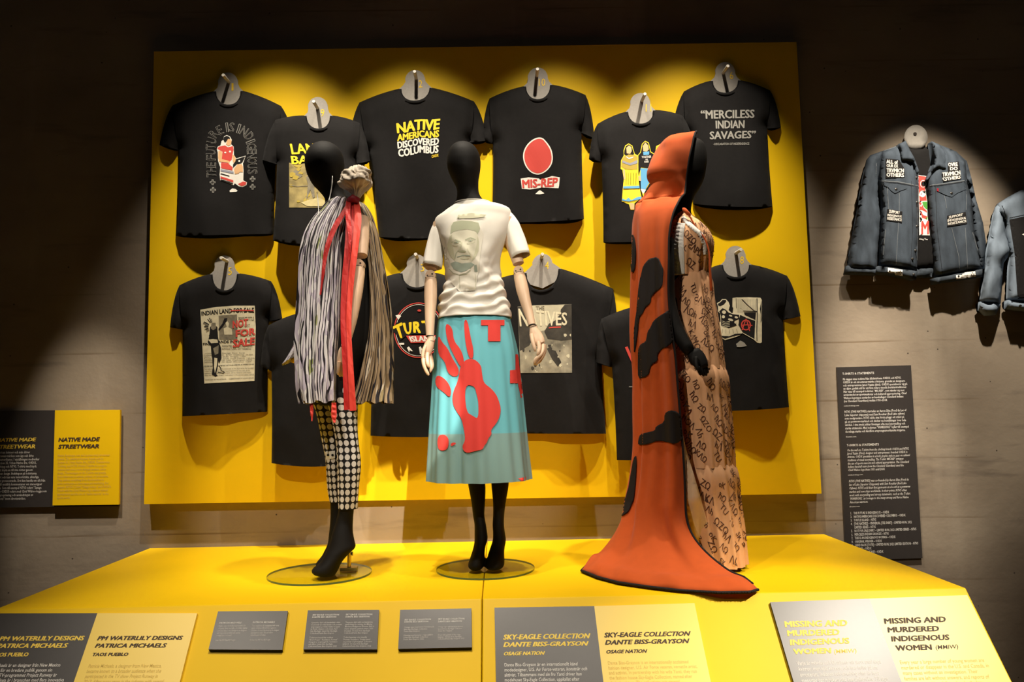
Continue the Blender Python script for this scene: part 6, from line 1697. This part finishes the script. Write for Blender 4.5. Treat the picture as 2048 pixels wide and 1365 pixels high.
for j, r in enumerate(R):
    yy, xlp, xrp, d = r
    left = U(xlp, yy, Y3); rim = U(xrp, yy, Y3-d)
    zc = left[2]
    for i in range(NA+1):
        ph = math.pi*(i/NA)-math.pi/2
        dd = cape_disp(ph, yy, j)
        CV.append((rim[0]-(rim[0]-left[0]+dd)*math.cos(ph), Y3+(d+dd)*math.sin(ph), zc))
# spread to the train on the plinth
front = [(1516, 1179), (1500, 1184), (1440, 1185), (1361, 1181), (1300, 1174), (1237, 1165), (1195, 1154), (1163, 1141)]
fl = [UZ(x, y, PZ+.012) for x, y in front]
back = [UZ(x, y, PZ+.012) for x, y in ((1172, 1132), (1215, 1121), (1280, 1112), (1350, 1108), (1400, 1110))]
path = np.array(fl+back)
dl = np.r_[0, np.cumsum(np.linalg.norm(np.diff(path, axis=0), axis=1))]
kf = dl[len(fl)-1]
par = np.r_[np.linspace(0, kf, NA//2+8), np.linspace(kf, dl[-1], NA-NA//2-7+1)[1:]]
FR = np.array([np.interp(par, dl, path[:, k]) for k in range(3)]).T
base_ring = np.array(CV[-(NA+1):])
NS = 40
for s_ in range(1, NS+1):
    s = s_/NS
    for i in range(NA+1):
        h0 = .30*math.cos(math.pi*(i/NA)-math.pi/2)**2
        hz = h0*s+(1-h0)*s**2.6
        P0, P1 = base_ring[i], FR[i]
        ph = math.pi*(i/NA)-math.pi/2
        q = P0*(1-hz)+P1*hz
        zz = P0[2]*(1-s)+P1[2]*s
        # cloth heaped in low folds on the floor
        w_ = math.exp(-((s-.93)/.06)**2)
        zz += .014*w_*(1+nn(i*.13, s*3, 2)) if s < 1 else 0
        q = q+np.array((0, -.012*math.sin(i*.21+1)*(1-s)*s*4*.6, 0))
        CV.append((q[0], q[1], max(zz, PZ+.006)))
m_ = NA+1
def strip(j0, j1): return [(j*m_+i, j*m_+i+1, (j+1)*m_+i+1, (j+1)*m_+i) for j in range(j0, j1) for i in range(NA)]
jh_ = int(np.argmin(np.abs(R[:, 0]-407)))
hoodV = CV[:(jh_+1)*m_]
hood_o = None
cV = CV[jh_*m_:]; cF = strip(0, NVC+NS-1-jh_)
p = Print(cV, cF, .006)
cb = M['cape_black']
p.poly(cb, soft([(1297, 520), (1302, 517), (1316, 514), (1323, 530), (1327, 539), (1326, 560), (1325, 574), (1303, 591), (1301, 608), (1289, 616), (1287, 626), (1279, 634), (1277, 653), (1273, 685), (1269, 710), (1268, 690), (1269, 650), (1274, 620), (1277, 585), (1279, 567), (1284, 545), (1287, 532)], 1), 0, 3)
p.poly(cb, soft([(1340, 618), (1335, 622), (1318, 634), (1306, 643), (1302, 655), (1296, 664), (1294, 677), (1292, 684), (1280, 690), (1277, 703), (1276, 730), (1277, 758), (1287, 756), (1298, 750), (1300, 738), (1304, 729), (1316, 722), (1314, 710), (1322, 700), (1334, 694), (1346, 684), (1346, 650)], 1), 0, 3)
p.poly(cb, soft([(1330, 828), (1340, 821), (1351, 823), (1358, 829), (1363, 838), (1366, 858), (1366, 876), (1358, 884), (1350, 889), (1332, 884), (1315, 882), (1300, 888), (1277, 892), (1277, 880), (1281, 869), (1296, 865), (1311, 862), (1312, 853), (1330, 845)], 1), 0, 3)
p.poly(cb, soft([(1274, 912), (1272, 960), (1268, 1000), (1264, 1008), (1258, 1024), (1240, 1036), (1244, 1015), (1256, 985), (1262, 950), (1268, 915)], 1), 0, 3)
p.poly(cb, soft([(1268, 470), (1272, 492), (1272, 520), (1269, 545), (1262, 545), (1262, 470)], 1), 0, 3)
V_, F_, mm, fm_, _ = join_print(p, cV, cF, [M['orange']])
cape = mk('cape', V_, F_, mm, m3, fm=fm_, label='long rust orange cape with black handprints, trailing on the plinth')
sd = cape.modifiers.new('cloth', 'SOLIDIFY'); sd.thickness = .003; sd.offset = -1
hood = mk('hood', hoodV, strip(0, jh_), M['orange'], cape)
sd = hood.modifiers.new('cloth', 'SOLIDIFY'); sd.thickness = .003; sd.offset = -1
# dark picot edge along the opening, the hood rim and the hem
edge = [np.array(CV[j*m_]) for j in range(0, NVC+NS, 2)]
MB().tube(edge, .0045, 8).build('edge_trim', M['cape_black'], cape)
hem = [np.array(CV[(NVC+NS-1)*m_+i])+np.array((0, 0, -.002)) for i in range(NA+1)]
mb = MB(); mb.tube(hem, .0055, 8)
for k in range(0, NA//2, 1):
    q = hem[k]; mb.tube([q, q+np.array((.004*math.sin(k*2.1), -.009, .002))], [.004, .0015], 6)
mb.build('hem_trim', M['cape_black'], cape)
# cream lining turned out under the opening
lp, lt = cdt([[(1366, 872), (1372, 900), (1388, 950), (1405, 1010), (1418, 1060), (1428, 1110), (1432, 1136), (1418, 1126), (1400, 1100), (1384, 1068), (1374, 1030), (1372, 990)]], 8)
LV = [U(x, y, np.interp(y, [872, 1000, 1136], [Y3-.235, Y3-.255, UZ(1431, 1138, PZ)[1]-.005])-.006*math.sin(x*.25)) for x, y in lp]
lo_ = mk('lining', LV, lt, M['cream_lining'], cape, label='cream lining showing at the cape opening')
sd = lo_.modifiers.new('cloth', 'SOLIDIFY'); sd.thickness = .003; sd.offset = 0
# tie cord
MB().tube(spline(T3([(1366, 417), (1374, 425), (1381, 432)], [Y3-.14, Y3-.16, Y3-.16]), 8), [.004, .008, .0095, .009, .0085, .008, .007, .004], 10).build('tie_knot', M['orange'], cape)
MB().tube(spline(T3([(1378, 430), (1388, 448), (1397, 461), (1408, 475), (1417, 500), (1420, 540), (1423, 582)], [Y3-.16, Y3-.17, Y3-.175, Y3-.18, Y3-.185, Y3-.185, Y3-.18]), 26), [.0035]*12+[.0035+.003*i/13 for i in range(14)], 8).build('tie_cord', M['orange'], cape)
